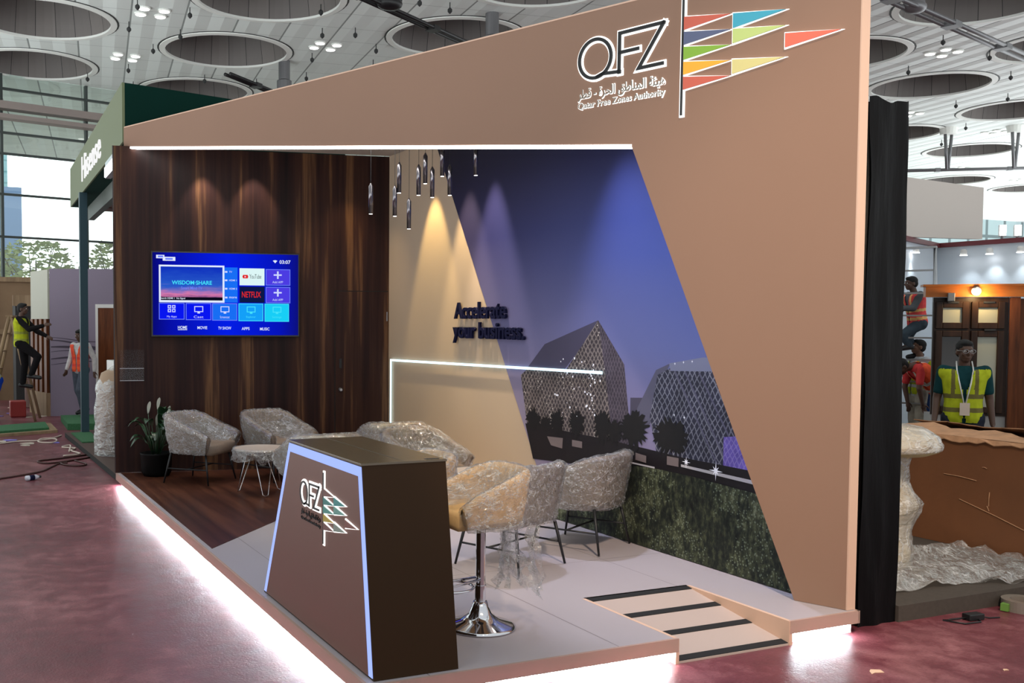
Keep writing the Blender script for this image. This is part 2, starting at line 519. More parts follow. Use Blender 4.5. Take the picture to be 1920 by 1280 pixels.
def pane_mat(name, tint, gloss=0.08):
    m = bpy.data.materials.new(name); m.use_nodes = True
    g = NB(m); nt = m.node_tree; nt.nodes.remove(nt.nodes['Principled BSDF'])
    tr = g.n('ShaderNodeBsdfTransparent'); tr.inputs['Color'].default_value = tint
    gl = g.n('ShaderNodeBsdfGlossy'); gl.inputs['Roughness'].default_value = 0.02
    x = g.n('ShaderNodeMixShader'); x.inputs[0].default_value = gloss
    g.l(tr.outputs[0], x.inputs[1]); g.l(gl.outputs[0], x.inputs[2])
    g.l(x.outputs[0], nt.nodes['Material Output'].inputs['Surface'])
    return m
M['glass'] = pane_mat('clear_glass', (0.93, 0.985, 0.97, 1))
M['acrylic'] = pane_mat('clear_acrylic', (0.97, 0.97, 0.98, 1), 0.006)

# ------------------------------------------------------------------ the hall
FL = MB(); FL.quad([(-5.5, -7, 0), (56, -7, 0), (56, 47, 0), (-5.5, 47, 0)])
tag(link('floor', FL, M['carpet']), kind='structure')

HC = 14.0                      # hall ceiling height
def ceiling_mat():
    m = bpy.data.materials.new('ceiling_panels'); m.use_nodes = True
    g = NB(m); b = m.node_tree.nodes['Principled BSDF']
    tc = g.n('ShaderNodeTexCoord')
    v = g.mapping(tc.outputs['Object'], (1, 1, 1), (0, 0, radians(8)))
    s = g.n('ShaderNodeSeparateXYZ'); g.l(v, s.inputs[0])
    def line(sock, per, w):
        fr = g.math('FRACT', g.math('DIVIDE', sock, per))
        return g.math('LESS_THAN', fr, w / per)
    k1 = line(s.outputs['X'], 2.05, 0.07); k2 = line(s.outputs['Y'], 1.85, 0.035)
    fx = g.math('FRACT', g.math('DIVIDE', s.outputs['X'], 1.025))
    c = g.mix(g.math('MULTIPLY', k2, 0.55), rgb(230, 236, 232), rgb(126, 130, 128))
    c = g.mix(g.math('MULTIPLY', k1, 0.8), c, rgb(96, 100, 98))
    g.l(c, b.inputs['Base Color']); b.inputs['Roughness'].default_value = 0.5
    bp = g.n('ShaderNodeBump'); bp.inputs['Strength'].default_value = 0.6; bp.inputs['Distance'].default_value = 0.25
    g.l(g.math('PINGPONG', fx, 0.5), bp.inputs['Height']); g.l(bp.outputs[0], b.inputs['Normal'])
    return m
M['ceiling'] = ceiling_mat()
SKY = [  # centre, radius, description
    ((1.9, 37.5), 'by the glass wall at far left, upper of two'),
    ((2.2, 45.0), 'by the glass wall at far left, lower of two'),
    ((9.75, 38.95), 'whole oval left of the header, above the green booth'),
    ((10.3, 47.0), 'half hidden behind the dark green booth header'),
    ((9.3, 31.3), 'cut by the top edge, left of the truss'),
    ((17.9, 32.9), 'partly behind the taupe header, crossed by a truss'),
    ((17.5, 25.6), 'cut by the top edge above the sloping header'),
    ((33.4, 20.9), 'largest at upper right, crossed by steel pipes'),
    ((34.6, 28.2), 'mostly hidden behind the right taupe column'),
    ((43.3, 30.5), 'just above the top of the black drape'),
    ((42.2, 23.2), 'cut by the right edge under the steel pipes'),
    ((52.6, 32.4), 'cut by the right edge beside the hanging brackets'),
    ((52.4, 40.0), 'peeking out right of the black drape'),
    ((62.2, 42.0), 'behind the hanging V bracket at right'),
    ((74.0, 52.0), 'low at right above the pale booth wall'),
    ((84.0, 52.5), 'lowest at right by the white column'),
]
RAD = 2.95
def ceiling():
    verts = []; edges = []
    outer = [(-12, -4), (110, -4), (110, 72), (60, 72), (-12, 72)]
    verts += [V(p) for p in outer]
    edges += [(i, (i + 1) % 5) for i in range(5)]
    for (cx, cy), _ in SKY:
        o = len(verts); n = 48
        verts += [V((cx + RAD * cos(2 * pi * k / n), cy + RAD * sin(2 * pi * k / n))) for k in range(n)]
        edges += [(o + k, o + (k + 1) % n) for k in range(n)]
    vo, eo, fo, *_ = delaunay_2d_cdt(verts, edges, [], 1, 1e-5)
    mb = MB(); keep = []
    for f in fo:
        c = sum((vo[i] for i in f), V((0, 0))) / len(f)
        if all((c - V(p)).length > RAD - 0.02 for p, _ in SKY): keep.append(tuple(f))
    mb.add([(p.x, p.y, HC) for p in vo], keep)
    tag(link('ceiling', mb, M['ceiling'], fixn=False), kind='structure')
ceiling()

def seam_mat():
    m = bpy.data.materials.new('recess_lining'); m.use_nodes = True
    g = NB(m); b = m.node_tree.nodes['Principled BSDF']
    tc = g.n('ShaderNodeTexCoord'); s = g.n('ShaderNodeSeparateXYZ'); g.l(tc.outputs['Object'], s.inputs[0])
    a = g.math('ARCTAN2', s.outputs['Y'], s.outputs['X'])
    fr = g.math('FRACT', g.math('MULTIPLY', a, 20 / (2 * pi)))
    k = g.math('LESS_THAN', fr, 0.03)
    wn = g.n('ShaderNodeTexWhiteNoise', noise_dimensions='1D'); g.l(g.math('FLOOR', g.math('MULTIPLY', a, 20 / (2 * pi))), wn.inputs['W'])
    c = g.mix(g.math('MULTIPLY', wn.outputs['Value'], 0.5), rgb(120, 114, 110), rgb(98, 94, 92))
    g.l(g.mix(k, c, rgb(30, 30, 32)), b.inputs['Base Color'])
    b.inputs['Roughness'].default_value = 0.6
    return m
M['recess'] = seam_mat()
M['rim'] = mat('rim_white', rgb(236, 238, 232), 0.5)
M['rim_dark'] = mat('rim_gap', rgb(40, 42, 42), 0.6)
def skylight(i, c, note):
    t = thing('skylight', 'round ceiling recess with white rim, ' + note, 'skylight', (c[0], c[1], HC), 0, 'round skylights in the hall ceiling')
    n = 48
    cone = MB()
    prof = [(RAD - 0.30, 0.0), (RAD - 0.34, 0.35), (RAD - 0.75, 2.6)]
    vs = [(r * cos(2 * pi * k / n), r * sin(2 * pi * k / n), z) for r, z in prof for k in range(n)]
    fs = []
    for a in range(2):
        for k in range(n):
            k2 = (k + 1) % n
            fs.append((a * n + k, a * n + k2, (a + 1) * n + k2, (a + 1) * n + k))
    fs.append(tuple(2 * n + k for k in range(n)))
    cone.add(vs, fs)
    link('recess_lining', cone, M['recess'], t, fixn=False)
    def ring(name, prof, m):
        mb = MB()
        vs = [(r * cos(2 * pi * k / n), r * sin(2 * pi * k / n), z) for r, z in prof for k in range(n)]
        fs = []
        p = len(prof)
        for a in range(p):
            b = (a + 1) % p
            for k in range(n):
                k2 = (k + 1) % n
                fs.append((a * n + k, a * n + k2, b * n + k2, b * n + k))
        mb.add(vs, fs); link(name, mb, m, t)
    ring('rim', [(RAD - 0.31, 0.02), (RAD - 0.31, -0.07), (RAD - 0.06, -0.05), (RAD - 0.05, 0.03)], M['rim'])
    ring('shadow_gap', [(RAD - 0.07, 0.0), (RAD - 0.07, -0.012), (RAD + 0.02, -0.012), (RAD + 0.02, 0.0)], M['rim_dark'])
for i, (c, note) in enumerate(SKY): skylight(i, c, note)

# four-lamp clusters in the ceiling
def ceiling_lamps(c, note):
    t = thing('ceiling_light', 'cluster of four small round ceiling lights, ' + note, 'ceiling light', (c[0], c[1], HC), 0, 'four-lamp clusters in the hall ceiling')
    for dx, dy in ((-.38, -.38), (.38, -.38), (.38, .38), (-.38, .38)):
        mb = MB(); mb.lathe([(0.20, -0.07), (0.24, -0.07), (0.24, -0.01)], (dx, dy, 0), 16)
        h = link('housing', mb, M['rim'], t)
        mb = MB(); mb.lathe([(0.19, -0.085), (0.195, -0.072)], (dx, dy, 0), 16)
        link('lens', mb, M['lamp_glow'], h)
for c, note in (((5.7, 34.7), 'high left beside the truncated oval'), ((5.85, 41.7), 'left of the whole oval recess'), ((13.4, 36.3), 'right of the whole oval, over the header'),
                ((38.3, 26.0), 'under the steel pipes at upper right'), ((57.5, 37.0), 'beside the V brackets at right'), ((48.1, 35.5), 'next to the black drape edge'),
                ((78.7, 49.6), 'far right above the white column'), ((68.7, 47.5), 'just above the long horizontal pipe')):
    ceiling_lamps(c, note)

# little hanging hooks
for x, y in ((4.9, 33.4), (6.9, 33.6), (7.2, 36.6), (6.6, 39.2), (6.2, 43.0), (5.1, 36.4), (11.3, 31.2), (12.4, 34.0), (13.6, 33.4), (13.3, 37.7), (14.2, 41.0), (12.4, 43.2), (9.9, 43.5),
             (15.3, 35.2), (16.2, 37.6), (14.2, 28.7), (15.6, 29.0), (4.7, 45.5), (7.0, 46.3), (36.0, 24.3), (39.0, 28.3), (40.0, 25.1), (38.4, 31.8), (44.2, 27.0), (48.4, 30.0), (45.6, 35.0), (50.0, 37.2), (53.5, 36.0), (57.0, 40.2), (47.5, 32.2), (58.2, 44.0), (62.5, 47.5)):
    mb = MB(); mb.tube([(x, y, HC), (x, y, HC - 0.2)], 0.02, 6); mb.lathe([(0.02, -0.42), (0.09, -0.34), (0.09, -0.26), (0.03, -0.2)], (x, y, HC), 8)
    tag(link('ceiling_hook', mb, M['rim_dark']), 'small dark hook hanging from the pale ceiling panels', 'hook', 'rigging hooks in the hall ceiling')

# trusses and pipes under the ceiling
def pipes(name, label, A, B, gap, r, mt, extra=None, group=None):
    t = thing(name, label, 'pipe', A, 0, group)
    A, B = V(A), V(B); d = (B - A).normalized(); sd = d.cross(V((0, 0, 1))).normalized()
    for s in (-1, 1):
        mb = MB(); mb.tube([sd * gap * s, B - A + sd * gap * s], r, 8); link('pipe_run', mb, mt, t, True)
    L = (B - A).length
    for k in range(int(L / 4) + 1):
        p = d * (2 + 4 * k)
        if p.length > L: break
        mb = MB(); mb.box(p, (gap * 2 + r * 2, gap * 2 + r * 2, r * 2.4), atan2(d.y, d.x)); link('clamp', mb, mt, t)
    return t
M['grey_metal'] = mat('grey_metal', rgb(120, 120, 122), 0.4, 0.6)
tR = pipes('ceiling_pipes', 'pair of grey steel pipes crossing the large oval at upper right', (21.5, 15.9, 11.5), (38.5, 20.3, 11.5), 0.16, 0.07, M['grey_metal'])
tM = pipes('ceiling_pipes', 'black twin rail under the ceiling left of the sloping header', (7.5, 21.5, 11.5), (17.0, 27.1, 11.5), 0.12, 0.06, M['black'])
pipes('ceiling_pipes', 'short black twin rail above the dark green header', (8.2, 33.0, 11.5), (13.0, 37.2, 11.5), 0.12, 0.07, M['black'])
tH = pipes('ceiling_pipes', 'long thin horizontal pipe above the pale wall at right', (48.5, 41.1, 11.5), (66.0, 29.3, 11.5), 0.05, 0.09, M['grey_metal'])
for (x, y, px) in ((56.9, 35.3, 0), (53.9, 37.4, 1)):
    t = thing('hanging_bracket', ('V-shaped steel hanger holding the long pipe, ' + ('right of the two' if px == 0 else 'left of the two')), 'bracket', (x, y, 11.5))
    for s in (-1, 1):
        mb = MB(); mb.tube([(0.05 * s, 0, 0), (0.28 * s, 0, 2.1)], 0.09, 8); link('rod', mb, M['grey_metal'], t, True)
    mb = MB(); mb.lathe([(0.45, 2.1), (0.5, 2.5)], (0, 0, 0), 16); link('mount', mb, M['rim'], t)
for (x, y, lab) in ((10.42, 22.98, 'dark hanger knot where the black rail meets its rod'), (24.8, 16.75, 'knotted clamp on the twin steel pipes at upper right')):
    mb = MB(); mb.ell((x, y, 11.55), (0.42, 0.3, 0.2)); mb.tube([(x, y, 11.6), (x, y, HC)], 0.08, 8); mb.ell((x + .2, y + .1, 11.7), (.25, .25, .25))
    tag(link('rigging_clamp', mb, M['black'] if x < 20 else M['grey_metal'], smooth=True), lab, 'clamp')
for (x, y, lab) in ((12.6, 39.5, 'short grey tube hanging over the header left end'), (17.7, 29.5, 'short grey tube hanging behind the sloping header')):
    mb = MB(); mb.lathe([(0.30, -1.5), (0.34, -1.45), (0.34, -0.9), (0.26, -0.85), (0.26, 0)], (x, y, HC), 16)
    tag(link('hanging_tube', mb, M['grey_metal'], smooth=False), lab, 'tube')

# glass curtain wall on the left, and what stands outside it
GW = Fr((-14.0, 43.85, 0), (0.973, 0.23, 0))
gm = mat('mullion_dark', rgb(58, 66, 64), 0.5)
gw = tag(bpy.data.objects.new('window_1', None), kind='structure'); COL.objects.link(gw)
fr_ = MB()
for a in (15.3, 19.5, 30.5, 40):
    fr_.fbox(GW, a - 0.06, a + 0.06, 0, HC, -0.12, 0.12)
for b in (2.1, 4.15, 6.2, 8.25, 10.2, 11.2, 13.3):
    fr_.fbox(GW, 0, 48, b - 0.05, b + 0.05, -0.1, 0.1)
link('window_frame', fr_, gm, gw)
pn = MB(); pn.fbox(GW, 0, 48, 0, HC, -0.01, 0.01); link('pane', pn, M['glass'], gw)
bm_ = MB(); bm_.fbox(GW, -2, 30, 12.2, 12.55, 0.2, 0.9); bm_.fbox(GW, -2, 30, 11.75, 11.95, 0.2, 0.9)
tag(link('trim_1', bm_, mat('beam_taupe', rgb(150, 138, 132), 0.6)), kind='structure')
gr = MB(); gr.quad([(-60, 47, -0.02), (80, 47, -0.02), (80, 170, -0.02), (-60, 170, -0.02)])
tag(link('ground', gr, mat('pavement', rgb(200, 190, 178), 0.8)), kind='structure')
def facade_grid(name, c1, c2, per):
    m = bpy.data.materials.new(name); m.use_nodes = True
    g = NB(m); b = m.node_tree.nodes['Principled BSDF']
    tc = g.n('ShaderNodeTexCoord'); s = g.n('ShaderNodeSeparateXYZ'); g.l(tc.outputs['Object'], s.inputs[0])
    k = g.math('MAXIMUM', g.math('LESS_THAN', g.math('FRACT', g.math('DIVIDE', s.outputs['X'], per)), 0.14), g.math('LESS_THAN', g.math('FRACT', g.math('DIVIDE', s.outputs['Z'], per * 0.8)), 0.14))
    g.l(g.mix(k, c1, c2), b.inputs['Base Color']); b.inputs['Roughness'].default_value = 0.4
    return m
mb = MB(); mb.bx(-14, 5.4, 118, 130, 0, 36)
tag(link('office_tower', mb, facade_grid('cyan_glass_facade', rgb(190, 240, 246), rgb(150, 205, 212), 1.6)), 'pale cyan glass tower seen through the hall window', 'building')
t = thing('blue_building', 'plain blue block outside the glass wall with a white panel', 'building', (2, 100, 0))
mb = MB(); mb.bx(-16, 3.6, 0, 10, 0, 15.3); link('wall', mb, mat('blue_render', rgb(150, 180, 226), 0.7), t)
mb = MB(); mb.bx(-16, 0.8, -0.3, -0.05, 4.0, 12.2); link('panel', mb, mat('white_panel', rgb(236, 244, 250), 0.6), t)
for x, y, h, r, lab in ((0.55, 66, 7.0, 0.28, 'taller grey lamp post outside the glass wall'), (-0.25, 60, 4.9, 0.24, 'shorter grey lamp post outside the glass wall')):
    t = thing('lamp_post', lab, 'lamp post', (x, y, 0))
    mb = MB(); mb.lathe([(r, 0), (r, h - 1.0)], n=14); link('post', mb, mat('post_grey', rgb(125, 138, 140), 0.6), t)
    mb = MB(); mb.lathe([(r * .95, h - 1.0), (r * .95, h - .35)], n=14); link('lantern', mb, M['white'], t)
    mb = MB(); mb.lathe([(r * 1.1, h - .35), (r * 1.1, h)], n=14); link('cap', mb, mat('cap_grey', rgb(96, 104, 108), 0.6), t)
    mb = MB(); mb.tube([(0, 0, h - .6), (-1.6, 0, h - .1)], 0.06, 6); link('arm', mb, M['grey_metal'], t)
M['leaf_out'] = mat('sunlit_leaf', rgb(196, 204, 140), 0.7, var=0.3, vscale=2)
M['bark'] = mat('bark', rgb(120, 104, 82), 0.9)
def out_tree(loc, h, r, lab, seed):
    rn = random.Random(seed)
    t = thing('tree', lab, 'tree', loc)
    mb = MB(); mb.tube([(0, 0, 0), (0.1, 0, h * .4), (0, 0, h * .7)], [.22, .16, .08], 8)
    for k in range(9):
        a = rn.uniform(0, 2 * pi); q = rn.uniform(.4, .9)
        mb.tube([(0, 0, h * .42), (cos(a) * r * q * .6, sin(a) * r * q * .6, h * .66), (cos(a) * r * q, sin(a) * r * q, h * rn.uniform(.75, .98))], [.09, .05, .02], 5)
    link('trunk', mb, M['bark'], t)
    mb = MB()
    for k in range(900):
        a = rn.uniform(0, 2 * pi); e = rn.uniform(-.5, 1.0); q = r * rn.uniform(.25, 1) ** .6
        p = V((cos(a) * q * sqrt(max(0, 1 - e * e * .8)), sin(a) * q * sqrt(max(0, 1 - e * e * .8)), h * .68 + e * h * .3))
        s = rn.uniform(.12, .3)
        R = Matrix.Rotation(rn.uniform(0, 6), 3, 'Z') @ Matrix.Rotation(rn.uniform(0, 3), 3, 'X')
        mb.quad([p + R @ V((x * s, y * s * .5, 0)) for x, y in ((-1, 0), (0, -1), (1, 0), (0, 1))])
    link('crown', mb, M['leaf_out'], t, fixn=False)
out_tree((3.3, 58, 0), 7.0, 2.6, 'sunlit spreading tree outside, above the mauve wall', 3)
out_tree((0.6, 72, 0), 7.4, 3.0, 'pale green tree outside, behind the lamp posts', 4)
out_tree((8.6, 62, 0), 7.4, 2.2, 'sunlit tree outside, right of the dark teal post', 5)
# far right end of the hall
mb = MB(); mb.bx(50, 112, 71, 71.5, 0, 14)
tag(link('wall_far', mb, facade_grid('far_glazing', rgb(150, 168, 170), rgb(90, 104, 106), 3.0)), kind='structure')
mb = MB(); mb.lathe([(1.0, 0), (1.0, 13.9)], (75.5, 44.5, 0), 24)
tag(link('column', mb, M['white'], smooth=False), 'round white hall column at far right below the ceiling', 'column')

# ------------------------------------------------------------------ the stand: walls and platform
PW, PD, PZ, WI = 3.479, 7.96, 0.154, 3.406
WW = Fr((0.0, 8.0, 0), (3.406, -0.6754, 0))                 # wood wall
FA = Fr((0.1416, 8.0857, 0), (3.2643, -8.0455, 0))          # diagonal front with the sign
MU = Fr((WI, 0, 0), (0, -1, 0))                              # right wall seen from inside; a = -y
CO = Fr((0.05, 0, 0), (0, -1, 0))                            # aisle side of the counter

plat = thing('booth_platform', 'low pale platform of the exhibition stand with a glowing skirt', 'platform', (0, 0, 0))
RX0, RX1, RY = 2.0, 2.88, 0.94
slab = MB()
for poly in ([(0, 0), (RX0, 0), (RX0, PD), (0, PD)], [(RX0, RY), (RX1, RY), (RX1, PD), (RX0, PD)], [(RX1, 0), (PW, 0), (PW, PD), (RX1, PD)]):
    slab.prism(XY, poly, 0.075, PZ - 0.002, 0)
link('deck', slab, M['laminate'], plat)
fas = MB()
fas.bx(-0.006, 0.012, -0.006, PD, 0.072, PZ); fas.bx(-0.006, RX0, -0.006, 0.012, 0.072, PZ); fas.bx(RX1, PW, -0.006, 0.012, 0.072, PZ)
fas.bx(PW - 0.012, PW + 0.004, -0.006, PD, 0.072, PZ)
link('fascia', fas, M['fascia'], plat)
ck = MB(); ck.bx(RX1 - .006, RX1 + 0.02, -0.004, RY, 0, PZ - .0005); ck.bx(RX0 - 0.02, RX0 + .004, -0.004, RY, 0, PZ - .001); ck.bx(RX0, RX1, RY, RY + .02, 0, PZ - .002)
link('ramp_cheek', ck, M['taupe_light'], plat)
sk = MB(); sk.bx(0.06, 0.08, 0.05, PD, 0, 0.075); sk.bx(0.06, RX0 - .02, 0.04, 0.06, 0, 0.075); sk.bx(RX1 + .02, PW - .02, 0.04, 0.06, 0, 0.075)
link('skirt', sk, M['skirt'], plat)
for x0, x1, y0, y1 in ((0.016, 0.034, 0.05, PD), (0.08, RX0 - .05, 0.014, 0.030), (RX1 + .05, PW - .06, 0.014, 0.030)):
    mb = MB(); mb.bx(x0, x1, y0, y1, 0.060, 0.070); link('led_strip', mb, M['led_floor'], plat)
wf = MB(); wf.prism(XY, [(0.05, 3.40), (3.40, 7.03), (3.40, 7.318), (0.05, 7.95)], PZ - .004, PZ + 0.002)
link('wood_floor', wf, M['wood_floor'], plat)

rp = thing('access_ramp', 'small pale wheelchair ramp with four black anti-slip strips', 'ramp', (RX0, 0, 0))
mb = MB(); W_ = RX1 - RX0
mb.add([(0.004, 0.0, 0.012), (W_ - .004, 0.0, 0.012), (W_ - .004, RY, 0.148), (0.004, RY, 0.148), (0.004, 0, 0), (W_ - .004, 0, 0), (W_ - .004, RY, 0), (0.004, RY, 0)],
       [(0, 1, 2, 3), (4, 7, 6, 5), (0, 4, 5, 1), (2, 6, 7, 3), (1, 5, 6, 2), (0, 3, 7, 4)])
link('ramp_plate', mb, mat('ramp_laminate', rgb(178, 160, 152), 0.4), rp)
M['strip'] = mat('grip_black', rgb(14, 13, 14), 0.9)
for q in (0.005, 0.33, 0.635, 0.945):
    y0 = q * RY; y1 = y0 + 0.058 * (1.0 if q < .9 else 0.9)
    z = lambda y: 0.012 + 0.136 * y / RY
    mb = MB(); mb.add([(0.006, y0, z(y0) - .001), (W_ - .006, y0, z(y0) - .001), (W_ - .006, y1, z(y1) - .001), (0.006, y1, z(y1) - .001),
                       (0.006, y0, z(y0) + .004), (W_ - .006, y0, z(y0) + .004), (W_ - .006, y1, z(y1) + .004), (0.006, y1, z(y1) + .004)],
                      [(3, 2, 1, 0), (4, 5, 6, 7), (0, 1, 5, 4), (1, 2, 6, 5), (2, 3, 7, 6), (3, 0, 4, 7)])
    link('grip_strip', mb, M['strip'], rp)

# walls
LW = 3.4722
mb = MB(); mb.fbox(WW, 0, LW, PZ, 4.18, -0.14, 0)
wb = tag(link('wall_back', mb, M['wood_wall']), kind='structure')
mb = MB(); mb.fbox(WW, -0.012, 0, PZ, 4.18, -0.14, 0.004)
tag(link('trim_2', mb, mat('dark_edge', rgb(48, 40, 38), 0.4)), kind='structure')
mb = MB(); mb.bx(WI, PW, 0.042, 7.33, PZ, 4.42)
wr = tag(link('wall_right', mb, M['beige_wall']), kind='structure')
mb = MB(); mb.bx(WI, PW, 0.03, 0.042, PZ, 4.429)
tag(link('trim_3', mb, M['taupe_light']), kind='structure')
mb = MB()
fpoly = [(0, 4.43), (0, 4.19), (7.055, 3.36), (8.348, PZ), (8.683, PZ), (8.683, 4.43)]
for poly in ([(0, 4.19), (7.055, 3.36), (8.683, 3.36), (8.683, 4.43), (0, 4.43)], [(7.055, 3.36), (8.348, PZ), (8.683, PZ), (8.683, 3.36)]):
    mb.prism(FA, poly, -0.09, 0)
tag(link('wall_front', mb, M['taupe']), kind='structure')
mb = MB(); mb.stroke(FA, [(0.02, 4.425), (8.62, 4.425)], 0.012, -0.088, 0.002)
tag(link('trim_4', mb, M['taupe_light']), kind='structure')
mb = MB(); mb.prism(XY, [(0.30, 7.90), (3.40, 7.30), (3.40, 0.36)], 4.185, 4.24)
tag(link('ceiling_booth', mb, mat('booth_ceiling', rgb(176, 166, 156), 0.8)), kind='structure')

def led(name, label, fr, pts, w, c0, c1, m):
    mb = MB(); mb.stroke(fr, pts, w, c0, c1)
    return tag(link(name, mb, m), label, 'light strip')
led('led_strip', 'bright white light line under the sloping header edge', FA, [(0.16, 4.158), (7.05, 3.349)], 0.022, -0.075, 0.002, M['led'])
led('led_strip', 'blue-white light line hidden behind the slanted column edge', FA, [(7.16, 3.3), (8.36, 0.30)], 0.03, -0.115, -0.092, M['led_hidden'])
led('led_strip', 'pale blue light line on the right wall bending down in the corner', MU, [(-7.20, PZ + .02), (-7.20, 1.545), (-2.684, 1.585)], 0.026, 0.018, 0.03, M['led_cool'])

# door in the wood wall
dr = tag(bpy.data.objects.new('door_1', None), kind='structure'); COL.objects.link(dr)
mb = MB(); mb.fbox(WW, 2.765, 3.455, PZ + .01, 2.43, 0.0, 0.006); link('door_leaf', mb, M['wood_wall'], dr)
mb = MB()
M['gap'] = mat('dark_gap', rgb(10, 7, 6), 0.8)
mb.fbox(WW, 2.752, 2.764, PZ, 2.44, 0, 0.003); mb.fbox(WW, 2.752, 3.46, 2.431, 2.442, 0, 0.003)
link('door_gap', mb, M['gap'], dr)
mb = MB(); mb.lathe([(0.028, 0), (0.028, 0.02), (0.018, 0.05)], n=16)
me = mb.mesh('lock'); me.transform(Matrix(((WW.u.x, 0, WW.n.x, WW(2.83, 1.16, .006).x), (WW.u.y, 0, WW.n.y, WW(2.83, 1.16, .006).y), (0, 1, 0, 1.16), (0, 0, 0, 1))))
link('lock', me, M['steel'], dr)
mb = MB(); mb.fbox(WW, 2.815, 2.845, 1.44, 1.56, 0.006, 0.014); link('finger_pull', mb, M['ink'], dr)
mb = MB(); mb.fbox(WW, 3.44, 3.45, 2.05, 2.17, 0.004, 0.016); link('hinge', mb, M['steel'], dr)

# ------------------------------------------------------------------ printed picture on the right wall
def mural():
    def lat(name, c_line, c_bg, per, wid, ky=1.0, kz=1.0, spark=0.0):
        m = bpy.data.materials.new(name); m.use_nodes = True
        g = NB(m); b = m.node_tree.nodes['Principled BSDF']
        tc = g.n('ShaderNodeTexCoord'); o = tc.outputs['Object']
        nv = g.n('ShaderNodeMix', data_type='VECTOR'); nv.inputs[0].default_value = 0.05
        g.l(o, nv.inputs[4]); g.l(g.noise(o, 6, 2, 0.5, 'Color'), nv.inputs[5])
        s = g.n('ShaderNodeSeparateXYZ'); g.l(nv.outputs[1], s.inputs[0])
        y = g.math('MULTIPLY', s.outputs['Y'], ky); z = g.math('MULTIPLY', s.outputs['Z'], kz)
        def fam(e):
            f = g.math('FRACT', g.math('DIVIDE', e, per)); return g.math('LESS_THAN', f, wid)
        k = g.math('MAXIMUM', fam(g.math('ADD', y, z)), fam(g.math('SUBTRACT', y, z)))
        nz = g.noise(o, 5, 4, 0.6)
        bg = g.ramp(nz, [(0.35, c_bg), (0.7, tuple(min(1, c * 2.0) for c in c_bg[:3]) + (1,))])
        col = g.mix(g.math('MULTIPLY', k, g.math('MULTIPLY', nz, 1.0)), bg, c_line)
        if spark:
            vo = g.n('ShaderNodeTexVoronoi'); vo.inputs['Scale'].default_value = 30; g.l(o, vo.inputs['Vector'])
            kk = g.math('MULTIPLY', g.math('LESS_THAN', vo.outputs['Distance'], 0.22), g.math('GREATER_THAN', g.noise(o, 4, 3), spark))
            col = g.mix(kk, col, rgb(196, 186, 178))
        g.l(col, b.inputs['Base Color']); b.inputs['Roughness'].default_value = 0.5; b.inputs['Specular IOR Level'].default_value = 0.25
        return m
    sky = bpy.data.materials.new('print_dusk_sky'); sky.use_nodes = True
    g = NB(sky); b = sky.node_tree.nodes['Principled BSDF']
    tc = g.n('ShaderNodeTexCoord'); s = g.n('ShaderNodeSeparateXYZ'); g.l(tc.outputs['Object'], s.inputs[0])
    fz = g.math('DIVIDE', g.math('SUBTRACT', s.outputs['Z'], 1.0), 3.2)
    c1 = g.ramp(fz, [(0.0, rgb(126, 118, 156)), (0.25, rgb(92, 102, 158)), (0.5, rgb(54, 72, 140)), (0.8, rgb(26, 32, 80)), (1.0, rgb(20, 20, 46))])
    c2 = g.ramp(fz, [(0.0, rgb(140, 128, 142)), (0.3, rgb(110, 102, 130)), (0.6, rgb(48, 44, 78)), (0.85, rgb(28, 26, 46)), (1.0, rgb(20, 19, 32))])
    fy = g.math('DIVIDE', g.math('SUBTRACT', s.outputs['Y'], 1.0), 4.5)
    g.l(g.mix(fy, c1, c2), b.inputs['Base Color']); b.inputs['Roughness'].default_value = 0.5; b.inputs['Specular IOR Level'].default_value = 0.25
    hedge = bpy.data.materials.new('print_hedge'); hedge.use_nodes = True
    g = NB(hedge); b = hedge.node_tree.nodes['Principled BSDF']
    tc = g.n('ShaderNodeTexCoord'); o = tc.outputs['Object']
    a = g.noise(g.mapping(o, (1, 1, 0.55)), 26, 6, 0.7); c = g.noise(o, 3.2, 4, 0.6)
    vo = g.n('ShaderNodeTexVoronoi'); vo.inputs['Scale'].default_value = 42; g.l(o, vo.inputs['Vector'])
    f = g.math('ADD', g.math('MULTIPLY', a, 0.6), g.math('MULTIPLY', c, 0.4))
    col = g.ramp(f, [(0.36, rgb(12, 14, 16)), (0.47, rgb(34, 39, 33)), (0.56, rgb(66, 71, 52)), (0.68, rgb(128, 134, 108))])
    k = g.math('MULTIPLY', g.math('LESS_THAN', vo.outputs['Distance'], 0.3), g.math('GREATER_THAN', c, 0.5))
    g.l(g.mix(g.math('MULTIPLY', k, 0.45), col, rgb(136, 148, 128)), b.inputs['Base Color'])
    b.inputs['Roughness'].default_value = 0.6; b.inputs['Specular IOR Level'].default_value = 0.2
    pl = lambda n, c: mat('print_' + n, c, 0.5, spec=0.25)
    mats = [sky, pl('roof', rgb(66, 62, 84)), lat('print_tower', rgb(150, 138, 132), rgb(44, 38, 42), 0.055, 0.3, 1.0, 0.8, 0.55), lat('print_tower_side', rgb(104, 94, 104), rgb(46, 40, 50), 0.05, 0.3, 1.3, 0.7),
            pl('wing', rgb(86, 84, 104)), lat('print_lattice', rgb(150, 150, 164), rgb(34, 34, 48), 0.075, 0.2, 1.35, 0.95), pl('crown', rgb(120, 122, 146)),
            lat('print_purple', rgb(150, 136, 196), rgb(84, 70, 140), 0.06, 0.2, 1.3, .95), pl('dark', rgb(26, 22, 26)), pl('road', rgb(176, 172, 176)), hedge, pl('tree', rgb(22, 20, 22)),
            pl('panel', rgb(112, 100, 100)), pl('star', rgb(246, 246, 255)), pl('low', rgb(70, 66, 84)), pl('edge', rgb(40, 36, 50))]
    mb = MB()
    lay = [0.005]
